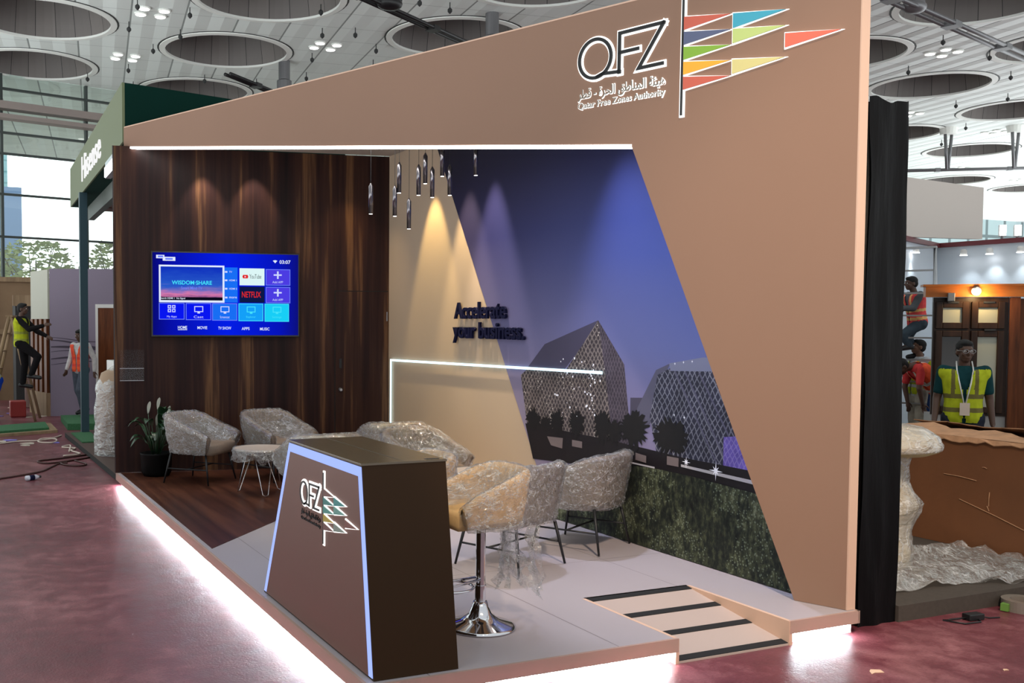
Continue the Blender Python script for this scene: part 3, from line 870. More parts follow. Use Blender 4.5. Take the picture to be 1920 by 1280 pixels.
    def P(mi, pts):
        lay[0] += 0.00035
        mb.prism(MU, [(-y, z) for y, z in pts], lay[0] - 0.0003, lay[0], mi)
    mb.prism(MU, [(-3.447, PZ + .003), (-0.17, PZ + .003), (-0.17, 4.18), (-6.02, 4.18)], 0.0, 0.005, 0)
    P(14, [(2.29, 1.39), (2.13, 1.40), (2.16, 1.15), (2.29, 1.15)])
    P(2, [(4.05, 1.50), (3.90, 1.58), (3.25, 1.59), (2.76, 2.05), (2.62, 1.68), (2.5, 0.9), (3.84, 0.9), (3.92, 1.0)])
    P(3, [(2.76, 2.05), (2.38, 1.67), (2.27, 1.0), (2.52, 0.95), (2.64, 1.55)])
    P(1, [(3.95, 1.56), (3.62, 1.82), (2.76, 2.05), (3.02, 1.80), (3.28, 1.585)])
    P(4, [(2.20, 1.30), (1.96, 1.64), (1.79, 1.70), (1.9, 1.53), (2.01, 1.2), (2.2, 1.1)])
    P(5, [(1.94, 1.60), (1.79, 1.66), (1.41, 1.72), (0.80, 1.55), (0.3, 0.85), (1.9, 0.85), (2.03, 1.25)])
    P(6, [(1.80, 1.70), (1.41, 1.76), (1.2, 1.76), (1.2, 1.66), (1.78, 1.64)])
    for k, w in ((1.74, .012), (1.62, .02), (1.46, .014)):
        P(4, [(k, 1.64), (k - .02, 1.64), (k - .52, .95), (k - .5, .95)])
    P(7, [(1.17, 1.17), (0.95, 1.20), (0.6, 1.0), (0.6, 0.93), (1.17, 0.95)])
    rn = random.Random(11)
    P(8, [(3.95, 1.02), (2.6, 1.0), (1.6, 0.96), (0.6, 0.95), (0.3, 0.76), (2.3, 0.76), (3.80, 0.68)])
    for y, zt, w in ((3.80, 1.18, .13), (3.58, 1.12, .1), (3.39, 1.20, .11), (3.07, 1.22, .12), (2.68, 1.25, .12), (2.50, 1.18, .11), (2.24, 1.28, .19), (1.77, 1.26, .19)):
        n = 64; pts = []
        for k in range(n):
            a = 2 * pi * k / n; q = 1 + rn.uniform(-.34, .22)
            pts.append((y + w * q * cos(a), (zt + 0.98) / 2 + (zt - 0.98) / 2 * q * sin(a) * (1 if sin(a) > 0 else 1.1)))
        P(11, pts)
    for pts in ([(3.55, .93), (3.28, .94), (3.29, .84), (3.48, .85)], [(3.13, .94), (2.97, .94), (2.97, .88), (3.13, .88)], [(2.2, .93), (2.06, .92), (2.06, .86), (2.2, .87)], [(1.80, .95), (1.66, .95), (1.66, .88), (1.80, .88)]):
        P(12, pts)
    P(9, [(2.30, 0.845), (1.95, 0.842), (1.95, 0.828), (2.30, 0.832)])
    P(9, [(1.63, 0.905), (0.4, 0.875), (0.4, 0.842), (1.63, 0.885)])
    P(10, [(3.447, PZ + .004), (3.7, 0.56), (3.2, 0.70), (2.3, 0.815), (1.88, 0.83), (1.5, 0.825), (0.94, 0.80), (0.17, 0.76), (0.17, PZ + .004)])
    for y, z, r in ((1.57, 0.93, .05), (1.24, 0.905, .075), (1.60, 1.28, .02), (1.72, 1.29, .015), (1.62, 1.715, .014), (1.52, 1.725, .014), (1.72, 1.70, .014)):
        pts = []
        for k in range(16):
            a = 2 * pi * k / 16; q = r if k % 4 == 0 else (r * .6 if k % 2 == 0 else r * .22)
            pts.append((y + q * cos(a), z + q * sin(a)))
        P(13, pts)
    rn = random.Random(5)
    for k in range(46):
        y = rn.uniform(2.75, 3.5); z = rn.uniform(1.15, 1.7)
        if rn.random() < .6: y = rn.gauss(2.82, .05); z = rn.uniform(1.2, 1.68)
        r = rn.uniform(.004, .010)
        P(13, [(y - r, z - r), (y + r, z - r), (y + r, z + r), (y - r, z + r)])
    tag(link('wall_mural', mb, mats, fixn=False), 'large printed dusk picture of lattice buildings and hedge on the right wall', 'mural')
mural()
LT = thing('wall_lettering', 'dark navy raised slogan letters across the beige wall and mural', 'lettering', MU(-5.45, 1.83))
mb = MB(); mb.text(MU.at(-5.43, 2.07), 'Accelerate', 1.13, 0.185, 0.018, 0.045, 0.022); link('word', mb, M['navy'], LT, world=LT.location)
mb = MB(); mb.text(MU.at(-5.46, 1.80), 'your business.', 1.52, 0.235, 0.018, 0.045, 0.022); link('word', mb, M['navy'], LT, world=LT.location)

# ------------------------------------------------------------------ illuminated emblem, used on the header and on the counter
FLAGS = ([(0.013, 0.689 - 0.106 * i, 0.349, 0.05, 0.091, c) for i, c in enumerate(('red', 'slate', 'green', 'amber', 'red'))]
         + [(0.378, 0.637, 0.364, 0.049, 0.1, 'cyan'), (0.378, 0.531, 0.364, 0.048, 0.098, 'lime'), (0.378, 0.322, 0.364, 0.047, 0.098, 'sand'), (0.743, 0.43, 0.359, 0.045, 0.093, 'coral')])
FC = {'red': rgb(196, 92, 72), 'slate': rgb(84, 92, 122), 'green': rgb(128, 170, 52), 'amber': rgb(232, 168, 44), 'cyan': rgb(60, 158, 182), 'lime': rgb(184, 200, 120), 'sand': rgb(206, 194, 128), 'coral': rgb(226, 104, 82)}
FCM = {k: mat('pennant_' + k, v, 0.5) for k, v in FC.items()}
FC2 = {k: mat('small_pennant_' + k, v, 0.5) for k, v in {'red': rgb(120, 82, 76), 'slate': rgb(70, 130, 126), 'green': rgb(86, 150, 140), 'amber': rgb(186, 160, 70), 'cyan': rgb(70, 142, 140), 'lime': rgb(110, 160, 150), 'sand': rgb(140, 150, 140), 'coral': rgb(130, 84, 76)}.items()}
ARAB = 'هيئة المناطق الحرة - قطر'
def shape_arabic(t):
    """joined letter forms, laid out right to left"""
    F = {'ه': ('\ufee9', '\ufeea', '\ufeeb', '\ufeec'), 'ي': ('\ufef1', '\ufef2', '\ufef3', '\ufef4'), 'ئ': ('\ufe89', '\ufe8a', '\ufe8b', '\ufe8c'), 'ة': ('\ufe93', '\ufe94', None, None),
         'ا': ('\ufe8d', '\ufe8e', None, None), 'ل': ('\ufedd', '\ufede', '\ufedf', '\ufee0'), 'م': ('\ufee1', '\ufee2', '\ufee3', '\ufee4'), 'ن': ('\ufee5', '\ufee6', '\ufee7', '\ufee8'),
         'ط': ('\ufec1', '\ufec2', '\ufec3', '\ufec4'), 'ق': ('\ufed5', '\ufed6', '\ufed7', '\ufed8'), 'ح': ('\ufea1', '\ufea2', '\ufea3', '\ufea4'), 'ر': ('\ufead', '\ufeae', None, None)}
    out = []
    for i, ch in enumerate(t):
        if ch not in F: out.append(ch); continue
        f = F[ch]
        pv = i > 0 and t[i - 1] in F and F[t[i - 1]][2] is not None
        nx = i < len(t) - 1 and t[i + 1] in F and f[2] is not None
        out.append(f[3] if pv and nx else f[1] if pv else f[2] if nx else f[0])
    return ''.join(reversed(out))
def emblem(root, fr, k, base, flags, glow_text=True, hw=0.020):
    """pole, pennants, three letters and two lines of small lettering; k is the scale"""
    def T(pts, dx=0, dy=0): return [((x + dx) * k, (y + dy) * k) for x, y in pts]
    hk = hw
    def prt(name, mb, m, parent): return link(name, mb, m, parent, world=base)
    # pole
    mb = MB(); mb.stroke(fr, T([(0, 0), (0.006, 0.885)]), 0.014 * k, 0.010 * k + .004, 0.022 * k + .004); p = prt('pole', mb, M['ink'], root)
    mb = MB(); mb.stroke(fr, T([(0, 0), (0.006, 0.885)]), 0.014 * k + hk * 1.3, 0.002, 0.008 * k + .004); link('halo', mb, M['halo'], p, world=base)
    for x, z, L, d, h, c in flags[0]:
        tri = [(x, z), (x + L, z - d), (x, z - h)]
        mb = MB(); mb.prism(fr, T(tri), 0.010 * k + .004, 0.022 * k + .004); p = prt('pennant', mb, flags[1][c], root)
        mb = MB(); mb.stroke(fr, T(tri), hk * 0.9, 0.002, 0.009 * k + .004, closed=True); link('halo', mb, M['halo'], p, world=base)
    # letters
    n = 40
    Q = [(-0.722 + 0.140 * cos(2 * pi * i / n), 0.526 + 0.146 * sin(2 * pi * i / n)) for i in range(n)]
    strokes = [('letter_q', [(Q, True), ([(-0.70, 0.385), (-0.655, 0.40), (-0.508, 0.392), (-0.508, 0.39)], False)]),
               ('letter_f', [([(-0.512, 0.388), (-0.510, 0.676), (-0.148, 0.684)], False), ([(-0.505, 0.532), (-0.357, 0.535)], False)]),
               ('letter_z', [([(-0.148, 0.684), (-0.348, 0.388), (-0.155, 0.392)], False)])]
    for name, ss in strokes:
        mb = MB(); hb = MB()
        for pts, cl in ss:
            mb.stroke(fr, T(pts), 0.025 * k, 0.010 * k + .004, 0.022 * k + .004, closed=cl)
            hb.stroke(fr, T(pts), 0.025 * k + hk * 1.35, 0.002, 0.008 * k + .004, closed=cl)
        p = prt(name, mb, M['ink'], root); link('halo', hb, M['halo'], p, world=base)
    tf = fr.at(-0.872 * k, 0.215 * k); te = fr.at(-0.872 * k, 0.150 * k)
    for name, f2, body, hh in (('arabic_line', tf, shape_arabic(ARAB), 0.095), ('english_line', te, 'Qatar Free Zones Authority', 0.055)):
        if glow_text:
            mb = MB(); mb.text(f2, body, 0.735 * k, hh * k, 0.016, 0.02, 0.004); p = prt(name, mb, mat('thin_ink', rgb(120, 112, 100), 0.5), root)
            mb = MB(); mb.text(f2.at(-.006, -.006), body, 0.735 * k + .012, hh * k + .012, 0.004, 0.012, 0.02); link('halo', mb, M['halo'], p, world=base)
        else:
            mb = MB(); mb.text(f2, body, 0.735 * k, hh * k, 0.002, 0.006, 0.01); prt(name, mb, M['ink'], root)
fs = thing('illuminated_sign', 'large backlit sign of letters and coloured pennants on the taupe header', 'sign', FA(7.468, 3.522))
emblem(fs, FA.at(7.468, 3.522), 1.0, fs.location.copy(), (FLAGS, FCM))

# ------------------------------------------------------------------ reception counter
ct = thing('reception_counter', 'brown tapered reception counter with glowing edge lines', 'counter', (0.05, 1.0, PZ))
Bc = ct.location.copy()
outer = [(-1.96, PZ), (-0.045, PZ), (-0.21, 1.255), (-1.40, 1.255)]
M['counter_front'] = mat('counter_taupe', rgb(116, 80, 70), 0.55)
M['counter_side'] = mat('counter_brown', rgb(54, 36, 20), 0.5, spec=0.12)
M['counter_top'] = mat('counter_top', rgb(88, 74, 54), 0.25)
mb = MB(); mb.prism(CO, outer, -0.50, -0.003); link('body', mb, M['counter_side'], ct, world=Bc)
mb = MB(); mb.bx(0.045, 0.556, 0.205, 1.41, 1.255, 1.268); link('top', mb, M['counter_top'], ct, world=Bc, bevel=0.002)
inner = [(-1.885, PZ + .012), (-0.105, PZ + .012), (-0.255, 1.195), (-1.375, 1.195)]
mb = MB(); mb.prism(CO, inner, -0.004, 0.004); link('front_panel', mb, M['counter_front'], ct, world=Bc)
def band(p0, p1, q0, q1):
    mb = MB(); mb.prism(CO, [p0, p1, q1, q0], -0.004, 0.001); link('led_border', mb, M['led_blue'], ct, world=Bc)
o_ = [(-1.945, PZ + .012), (-0.055, PZ + .012), (-0.218, 1.248), (-1.405, 1.248)]
band(o_[0], o_[3], inner[0], inner[3]); band(o_[3], o_[2], inner[3], inner[2]); band(o_[2], o_[1], inner[2], inner[1])
mb = MB(); mb.bx(0.30, 0.302, 0.215, 1.405, 1.2675, 1.2690); mb.bx(0.44, 0.52, 0.23, 0.26, 1.2675, 1.2695); link('top_seam', mb, M['black'], ct, world=Bc)
es = thing('illuminated_sign', 'small backlit emblem on the aisle side of the brown counter', 'sign', CO(-0.752, 0.735, 0.004))
emblem(es, CO.at(-0.752, 0.735, 0.003), 0.462, es.location.copy(), (FLAGS, FC2), False, 0.016)

# ------------------------------------------------------------------ television
tv = thing('television', 'wide wall-mounted television showing a blue smart-home menu', 'television', WW(1.366, 1.84, 0.03))
Bt = tv.location.copy()
TW, TH = 1.845, 1.06
TF = Fr(WW(0.443, 1.84, 0.0), WW.u)
mb = MB(); mb.fbox(TF, 0.3, TW - .3, .2, TH - .2, 0.0, 0.03); link('wall_mount', mb, M['black'], tv, world=Bt)
mb = MB(); mb.fbox(TF, 0, TW, 0, TH, 0.03, 0.07); link('housing', mb, mat('tv_black', rgb(16, 16, 20), 0.3), tv, world=Bt, bevel=0.006)
def ui(name, c, s=1.0): return emit('screen_' + name, c, s)
scr = bpy.data.materials.new('screen_blue'); scr.use_nodes = True
g = NB(scr); nt = scr.node_tree; nt.nodes.remove(nt.nodes['Principled BSDF'])
tc = g.n('ShaderNodeTexCoord'); s_ = g.n('ShaderNodeSeparateXYZ'); g.l(tc.outputs['Object'], s_.inputs[0])
fx = g.math('ADD', g.math('DIVIDE', s_.outputs['X'], TW), 0.5)
e = g.n('ShaderNodeEmission'); g.l(g.ramp(fx, [(0.0, rgb(8, 10, 110)), (0.12, rgb(8, 16, 170)), (0.5, rgb(4, 30, 236)), (0.85, rgb(6, 20, 190)), (1.0, rgb(14, 16, 110))]), e.inputs['Color'])
e.inputs['Strength'].default_value = 0.95
g.l(e.outputs[0], nt.nodes['Material Output'].inputs['Surface'])
m_pic = bpy.data.materials.new('screen_picture'); m_pic.use_nodes = True
g = NB(m_pic); nt = m_pic.node_tree; nt.nodes.remove(nt.nodes['Principled BSDF'])
tc = g.n('ShaderNodeTexCoord'); s_ = g.n('ShaderNodeSeparateXYZ'); g.l(tc.outputs['Object'], s_.inputs[0])
nz = g.noise(g.mapping(tc.outputs['Object'], (2, 2, 9)), 3, 4)
f = g.math('ADD', s_.outputs['Z'], g.math('MULTIPLY', g.math('SUBTRACT', nz, 0.5), 0.14))
e = g.n('ShaderNodeEmission'); g.l(g.ramp(f, [(0.44, rgb(14, 10, 40)), (0.47, rgb(110, 70, 130)), (0.53, rgb(214, 120, 170)), (0.58, rgb(120, 110, 190)), (0.64, rgb(40, 90, 200)), (0.86, rgb(16, 50, 190))]), e.inputs['Color'])
g.l(e.outputs[0], nt.nodes['Material Output'].inputs['Surface'])
UM = [scr, ui('white', rgb(225, 235, 255)), m_pic, ui('tile', rgb(20, 90, 235)), ui('pale', rgb(220, 246, 246)), ui('navy', rgb(12, 24, 70)), ui('violet', rgb(76, 60, 226)), ui('royal', rgb(8, 22, 240)),
      ui('azure', rgb(24, 110, 244)), ui('sky', rgb(20, 160, 248)), ui('cyan', rgb(24, 206, 246)), ui('line', rgb(110, 130, 250)), ui('red', rgb(226, 40, 40)), ui('grey', rgb(70, 84, 84)), ui('ground', rgb(10, 10, 26)), ui('teal', rgb(70, 226, 250)), ui('text', rgb(206, 214, 255))]
mb = MB()
X = lambda x: 0.02 + (x - 100) / 1710 * (TW - 0.04)
Y = lambda y: TH - 0.02 - (y - 85) / 970 * (TH - 0.04)
mb.fbox(TF, 0.018, TW - 0.018, 0.024, TH - 0.016, 0.07, 0.0712, 0)
def R_(x0, y0, x1, y1, mi, c=0.0718): mb.fbox(TF, X(x0), X(x1), Y(y1), Y(y0), c - .0008, c, mi)
def tile(x0, y0, x1, y1, mi, border=11):
    R_(x0, y0, x1, y1, border, 0.0716); R_(x0 + 8, y0 + 8, x1 - 8, y1 - 8, mi, 0.0722)
def tx(s, x, y, h, mi=1, w=None, align='L', off=0.01, c=0.073):
    mb.text(TF.at(X(x), Y(y)), s, None if w is None else w / 1710 * TW, h / 970 * TH, c, c + .0006, off, mi, align)
R_(170, 225, 930, 665, 1, 0.0716); R_(190, 245, 908, 640, 2, 0.0724); R_(190, 602, 908, 640, 14, 0.0728)
tx('WISDOM·SHARE', 318, 455, 46, 15, 455, off=0.02, c=.0732); tx('Smart Mind TV', 425, 512, 34, 11, 240, c=.0732); tx('Search HDMI 1  No Signal', 185, 632, 24, 1, 280, c=.0734)
R_(930, 245, 1085, 662, 8, 0.0717)
for y, t_ in ((300, 'TV'), (400, 'HDMI 1'), (500, 'HDMI 2'), (605, 'more')):
    R_(935, y - 12, 965, y + 8, 16, 0.0722); tx(t_, 985, y + 8, 20, 16)
tile(1108, 252, 1405, 455, 4, 4); tile(1108, 470, 1405, 662, 5, 5)
mb.prism(TF, [(X(1142) + 0, Y(352)), (X(1150), Y(372)), (X(1205), Y(372)), (X(1212), Y(352)), (X(1205), Y(330)), (X(1150), Y(330))], .0724, .0728, 12)
mb.prism(TF, [(X(1168), Y(342)), (X(1168), Y(362)), (X(1188), Y(352))], .073, .0733, 1)
tx('YouTube', 1225, 374, 50, 13, 138, off=0.0); tx('NETFLIX', 1135, 600, 68, 12, 222, off=0.015)
for y0 in (258, 470):
    tile(1420, y0, 1715, y0 + 195, 6)
    R_(1555, y0 + 25, 1575, y0 + 115, 16, .0726); R_(1515, y0 + 60, 1612, y0 + 78, 16, .0728)
    tx('Add APP', 1500, y0 + 168, 26, 16, 125, off=0)
for x0, mi, t_ in ((168, 7, 'My Apps'), (478, 7, 'Cast'), (785, 8, 'Screencast'), (1095, 9, 'Explorer'), (1405, 10, 'Settings')):
    tile(x0, 672, x0 + 295, 868 + (x0 - 168) // 60, mi, 11 if mi < 9 else 15)
    c = 16 if mi < 9 else 15
    if t_ == 'My Apps':
        for a in (0, 1):
            for b in (0, 1): R_(270 + a * 50, 698 + b * 46, 308 + a * 50, 736 + b * 46, c, .0728); R_(280 + a * 50, 708 + b * 46, 298 + a * 50, 726 + b * 46, mi, .0732)
    else:
        R_(x0 + 98, 708, x0 + 202, 778, c, .0728); R_(x0 + 108, 718, x0 + 192, 768, mi, .0732); R_(x0 + 135, 775, x0 + 165, 795, c, .0734)
    tx(t_, x0 + 148, 850, 28, c, 110, 'C', off=0)
for x, t_, w in ((385, 'HOME', 105), (612, 'MOVIE', 112), (855, 'TV SHOW', 150), (1132, 'APPS', 92), (1350, 'MUSIC', 112)):
    tx(t_, x, 978 + (x - 385) // 60, 34, 1, w, off=0.015)
R_(385, 984, 492, 992, 1, .0722)
tx('03:07', 1585, 192, 42, 1, 130, off=0.015)
mb.prism(TF, [(X(1533), Y(186)), (X(1505), Y(156)), (X(1533), Y(148)), (X(1560), Y(156))], .0716, .0722, 1)
R_(140, 110, 235, 150, 1, .0718); R_(215, 132, 360, 178, 1, .0722); R_(160, 118, 220, 140, 11, .0724); R_(245, 145, 330, 166, 11, .0726)
me = mb.mesh('screen')
me.transform(Matrix.Translation(-Bt))
o = link('screen', me, UM, tv, fixn=False)
# local axis of the screen for its gradient: shapes are drawn in stand axes around the base point

# acrylic leaflet holder on the wall
lh = thing('leaflet_holder', 'clear acrylic leaflet holder on the dark wood wall below the television', 'leaflet holder', WW(0.2, 1.30, 0.004))
B_ = lh.location.copy()
mb = MB(); mb.fbox(WW, 0.06, 0.35, 1.30, 1.68, 0.002, 0.006); link('back_plate', mb, M['acrylic'], lh, world=B_)
mb = MB(); mb.fbox(WW, 0.06, 0.35, 1.30, 1.45, 0.05, 0.054); mb.fbox(WW, 0.06, 0.064, 1.30, 1.45, 0.006, 0.05); mb.fbox(WW, 0.346, 0.35, 1.30, 1.45, 0.006, 0.05); mb.fbox(WW, 0.06, 0.35, 1.296, 1.30, 0.004, 0.054)
link('pocket', mb, M['acrylic'], lh, world=B_)
M['edge_glint'] = mat('acrylic_glint', rgb(150, 150, 155), 0.2)  # pale grey bars paint the glints along the pocket edges
mb = MB(); mb.fbox(WW, 0.06, 0.35, 1.447, 1.455, 0.05, 0.056); mb.fbox(WW, 0.06, 0.35, 1.296, 1.304, 0.05, 0.057); link('edge', mb, M['edge_glint'], lh, world=B_)

# ------------------------------------------------------------------ pendant lamps
PEND = [((1.78, 4.14), 3.05, 'in front of the dark wood wall'), ((1.99, 4.05), 3.03, 'at the wood and beige corner, lower'), ((2.03, 4.04), 3.25, 'at the corner, slightly higher and right'),
        ((2.11, 3.99), 2.91, 'lowest of those on the beige wall'), ((2.20, 3.97), 3.23, 'thin one in the middle of the group'), ((2.26, 3.95), 3.34, 'highest of the beige-wall group'),
        ((2.32, 3.92), 3.21, 'with bright lower half, left of the mural edge'), ((2.41, 3.89), 3.41, 'crossing the slanted mural edge'), ((2.47, 3.85), 3.23, 'just right of the slanted mural edge'), ((2.70, 3.76), 3.42, 'alone against the dark mural sky')]
M['pend'] = mat('pendant_chrome', rgb(128, 124, 128), 0.2, 0.9)
for (x, y), z, note in PEND:
    t = thing('pendant_lamp', 'slim chrome tube pendant lamp, ' + note, 'pendant lamp', (x, y, z), 0, 'tube pendants under the stand ceiling')
    mb = MB(); mb.lathe([(0.019, 0.004), (0.021, 0.0), (0.021, 0.26), (0.012, 0.275), (0.006, 0.29)], n=16); link('tube', mb, M['pend'], t, True)
    mb = MB(); mb.lathe([(0.016, -0.002), (0.0165, 0.003)], n=14); link('lens', mb, M['lamp_glow'], t)
    mb = MB(); mb.tube([(0, 0, 0.28), (0, 0, 4.185 - z)], 0.0022, 5); link('cord', mb, M['black'], t)

# ------------------------------------------------------------------ tub chairs
M['fabric'] = mat('greige_fabric', rgb(136, 120, 106), 0.95, var=0.06, vscale=30, spec=0.15, bump=0.2, bscale=300)
M['fabric_tan'] = mat('tan_fabric', rgb(205, 168, 120), 0.95, var=0.06, vscale=30, spec=0.15)
M['leg'] = mat('black_leg', rgb(16, 16, 20), 0.5)

def u_path(W, Db, arm, n=44):
    """plan of a tub: right arm, round back, left arm, with outward normals"""
    P = []
    ex = 0.72
    for k in range(6): P.append(V((W / 2, arm - arm * k / 6.0, 0)))
    for k in range(n + 1):
        a = pi * k / n
        c, s = cos(a), sin(a)
        P.append(V((W / 2 * (abs(c) ** ex) * (1 if c >= 0 else -1), -Db * abs(s) ** ex, 0)))
    for k in range(1, 7): P.append(V((-W / 2, arm * k / 6.0, 0)))
    return P
def tub(W, Db, arm, z0, h_arm, h_back, th, taper, off=0.0, crumple=0.0, dense=1, seed=0, pw=1.0):
    P = u_path(W, Db, arm, 44 * dense)
    prof = []
    nv = 7 * dense
    for k in range(nv + 1): prof.append(('o', k / nv))
    for k in range(1, 5): prof.append(('r', k / 5.0))
    for k in range(nv + 1): prof.append(('i', 1 - k / nv))
    mb = MB(); rings = []
    for i, p in enumerate(P):
        d = (P[min(i + 1, len(P) - 1)] - P[max(0, i - 1)]).normalized()
        nrm = V((d.y, -d.x, 0))
        if nrm.dot(p - V((0, arm * .4, 0))) < 0: nrm = -nrm
        q = max(0.0, min(1.0, (arm - p.y) / (arm + Db)))
        q = (q * q * (3 - 2 * q)) ** pw
        zr = h_arm + (h_back - h_arm) * q
        if i in (0, len(P) - 1): zr -= 0.045
        elif i in (1, len(P) - 2): zr -= 0.018
        ring = []
        for kind, t in prof:
            if kind == 'o': z = z0 + (zr - 0.03 - z0) * t; s = taper + (1 - taper) * t ** 0.8; w = off
            elif kind == 'r':
                a = pi * t; z = zr - 0.03 + (0.03 + off) * sin(a); s = 1; w = off - (th + off * 2) * (1 - cos(a)) / 2
            else: z = z0 + .03 + (zr - 0.03 - z0 - .03) * t; s = (taper + (1 - taper) * t ** 0.8); w = -th - off
            pt = V((p.x * s, p.y * s, z)) + nrm * w
            if crumple:
                pt += nrm * (noise.noise(pt * 17 + V((seed, 0, 0))) * crumple + noise.noise(pt * 41 + V((0, seed, 0))) * crumple * .6)
                pt.z += noise.noise(pt * 23 + V((0, 0, seed))) * crumple * .6
            ring.append(pt)
        rings.append(ring)
    m = len(prof)
    vs = [v for r in rings for v in r]; fs_ = []
    for i in range(len(P) - 1):
        for k in range(m):
            k2 = (k + 1) % m
            fs_.append((i * m + k, i * m + k2, (i + 1) * m + k2, (i + 1) * m + k))
    fs_.append(tuple(range(m))); fs_.append(tuple((len(P) - 1) * m + k for k in range(m - 1, -1, -1)))
    return mb.add(vs, fs_)
def seat_pad(W, Db, arm, th, taper, z0, z1, front, r=0.03):
    P = [V((p.x * (taper + .08) * (1 - 2 * th / W), p.y * (taper + .08) * (1 - th / Db))) for p in u_path(W, Db, arm, 24)]
    P = [V((p.x, min(p.y, front))) for p in P]
    P[0].y = P[-1].y = front
    n = len(P); mb = MB()
    levels = [(z0, 0.97), (z0 + r, 1.0), (z1 - r, 1.0), (z1 - r * .3, 0.97), (z1, 0.90)]
    vs = [(p.x * s, (p.y - .05) * s + .05, z) for z, s in levels for p in P]
    fs_ = []
    for a in range(len(levels) - 1):
        for k in range(n):
            k2 = (k + 1) % n; fs_.append((a * n + k, a * n + k2, (a + 1) * n + k2, (a + 1) * n + k))
    fs_.append(tuple(range(n - 1, -1, -1))); fs_.append(tuple((len(levels) - 1) * n + k for k in range(n)))
    return mb.add(vs, fs_)
def make_chair(label, loc, rz, group):
    t = thing('tub_chair', label, 'chair', loc, rz, group)
    W, Db, arm, th, tp = 0.76, 0.36, 0.34, 0.075, 0.80
    link('backrest', tub(W, Db, arm, 0.36, 0.60, 0.80, th, tp), M['fabric'], t, True)
    link('seat', seat_pad(W, Db, arm, th, tp, 0.34, 0.47, 0.33), M['fabric'], t, True)
    for sx in (-1, 1):
        for sy, fy in ((-1, -0.22), (1, 0.24)):
            mb = MB(); mb.tube([(sx * 0.25, fy, 0.36), (sx * 0.305, fy + sy * 0.07, 0)], [0.014, 0.009], 8); link('leg', mb, M['leg'], t, True)
    mb = MB()
    for sx in (-1, 1): mb.tube([(sx * 0.282, -0.26, 0.17), (sx * 0.282, 0.28, 0.17)], 0.008, 6)
    mb.tube([(-0.282, 0.01, 0.17), (0.282, 0.01, 0.17)], 0.008, 6); mb.tube([(-.25, -.22, .345), (.25, .24, .345)], .009, 6); mb.tube([(.25, -.22, .345), (-.25, .24, .345)], .009, 6)
    link('stretcher', mb, M['leg'], t, True)
    w = tub(W, Db, arm, 0.345, 0.60, 0.80, th, tp, 0.014, 0.016, 3, 3)
    # sheet drawn across the seat between the arms
    pad = [(x / 20.0, y / 14.0) for y in range(15) for x in range(21)]
    vs = []
    for a, b in pad:
        x = (a - .5) * (W - 2 * th) * .98 * (0.82 + .16 * b); y = arm - b * (arm + Db - th) * .97
        z = 0.485 + 0.16 * b * b + 0.10 * (2 * abs(a - .5)) ** 2.2 * (1 - .2 * b)
        k = V((x, y, z))
        vs.append(k + V((0, 0, noise.noise(k * 13) * .02 + noise.noise(k * 37) * .012)))
    w.add(vs, [(y * 21 + x, y * 21 + x + 1, (y + 1) * 21 + x + 1, (y + 1) * 21 + x) for y in range(14) for x in range(20)])
    link('plastic_wrap', w, M['film'], t, True, fixn=False)
    return t
CH = [  # place, heading (direction the seat faces), label
    ((0.80, 6.95), (0.70, -0.72), 'film-wrapped greige tub chair beside the potted plant'),
    ((1.70, 6.85), (0.42, -0.90), 'film-wrapped greige tub chair against the wood wall right of the plant chair'),
    ((1.42, 4.55), (0.05, 1.0), 'film-wrapped tub chair seen from behind over the counter top, left of centre'),
    ((2.55, 5.35), (0.20, 1.0), 'film-wrapped tub chair mostly hidden, in front of the corner light line'),
    ((2.42, 4.30), (0.25, -0.97), 'film-wrapped tub chair with open seat and yellow glints below the beige wall'),
    ((2.05, 1.98), (-0.39, 0.92), 'film-wrapped grey tub chair with torn film, right behind the bar stool'),
    ((2.95, 2.32), (-0.49, 0.87), 'film-wrapped grey tub chair nearest the mural hedge'),
]
chair0 = None
for (x, y), (hx, hy), lab in CH:
    rz = atan2(hy, hx) - pi / 2
    if chair0 is None:
        chair0 = make_chair(lab, (x, y, PZ + .005), rz, 'wrapped tub chairs on the platform')
    else:
        c = copy_tree(chair0); c.location = (x, y, PZ + .003 + (.002 if y > 3.4 + x * 1.08 else 0)); c.rotation_euler.z = rz; c['label'] = lab

# round tables
def table(label, loc, h=0.50, r=0.30):
    t = thing('side_table', label, 'table', loc, 0.4, 'small round tables between the chairs')
    mb = MB(); mb.lathe([(r - .01, h - .022), (r, h - .015), (r, h - .004), (r - .006, h)], n=40); link('tabletop', mb, mat('table_top', rgb(176, 160, 146), 0.4), t)
    for k in range(3):
        a = 2 * pi * k / 3
        u = V((cos(a), sin(a), 0)); w = V((-sin(a), cos(a), 0))
        mb = MB(); mb.tube([u * .12 + w * .10 + V((0, 0, h - .02)), u * .26 + w * .03 + V((0, 0, .02)), u * .275 + V((0, 0, .008)), u * .26 - w * .03 + V((0, 0, .02)), u * .12 - w * .10 + V((0, 0, h - .02))], .0055, 6)
        link('leg', mb, M['chrome'], t, True)
    mb = MB()
    n = 60
    vs = []
    for j in range(9):
        for k in range(n):
            a = 2 * pi * k / n; q = r + .012 + .03 * noise.noise(V((cos(a) * 3, sin(a) * 3, j * .5))) * (j / 3.0)
            z = h + .004 - (.0 if j == 0 else (j - 1) / 8.0 * (.16 + .10 * noise.noise(V((cos(a) * 2, sin(a) * 2, 4)))))
            if j == 0: q = r * .97
            vs.append((q * cos(a), q * sin(a), z))
    mb.add(vs, [(j * n + k, j * n + (k + 1) % n, (j + 1) * n + (k + 1) % n, (j + 1) * n + k) for j in range(8) for k in range(n)])
    link('plastic_wrap', mb, M['film'], t, True, fixn=False)
    return t
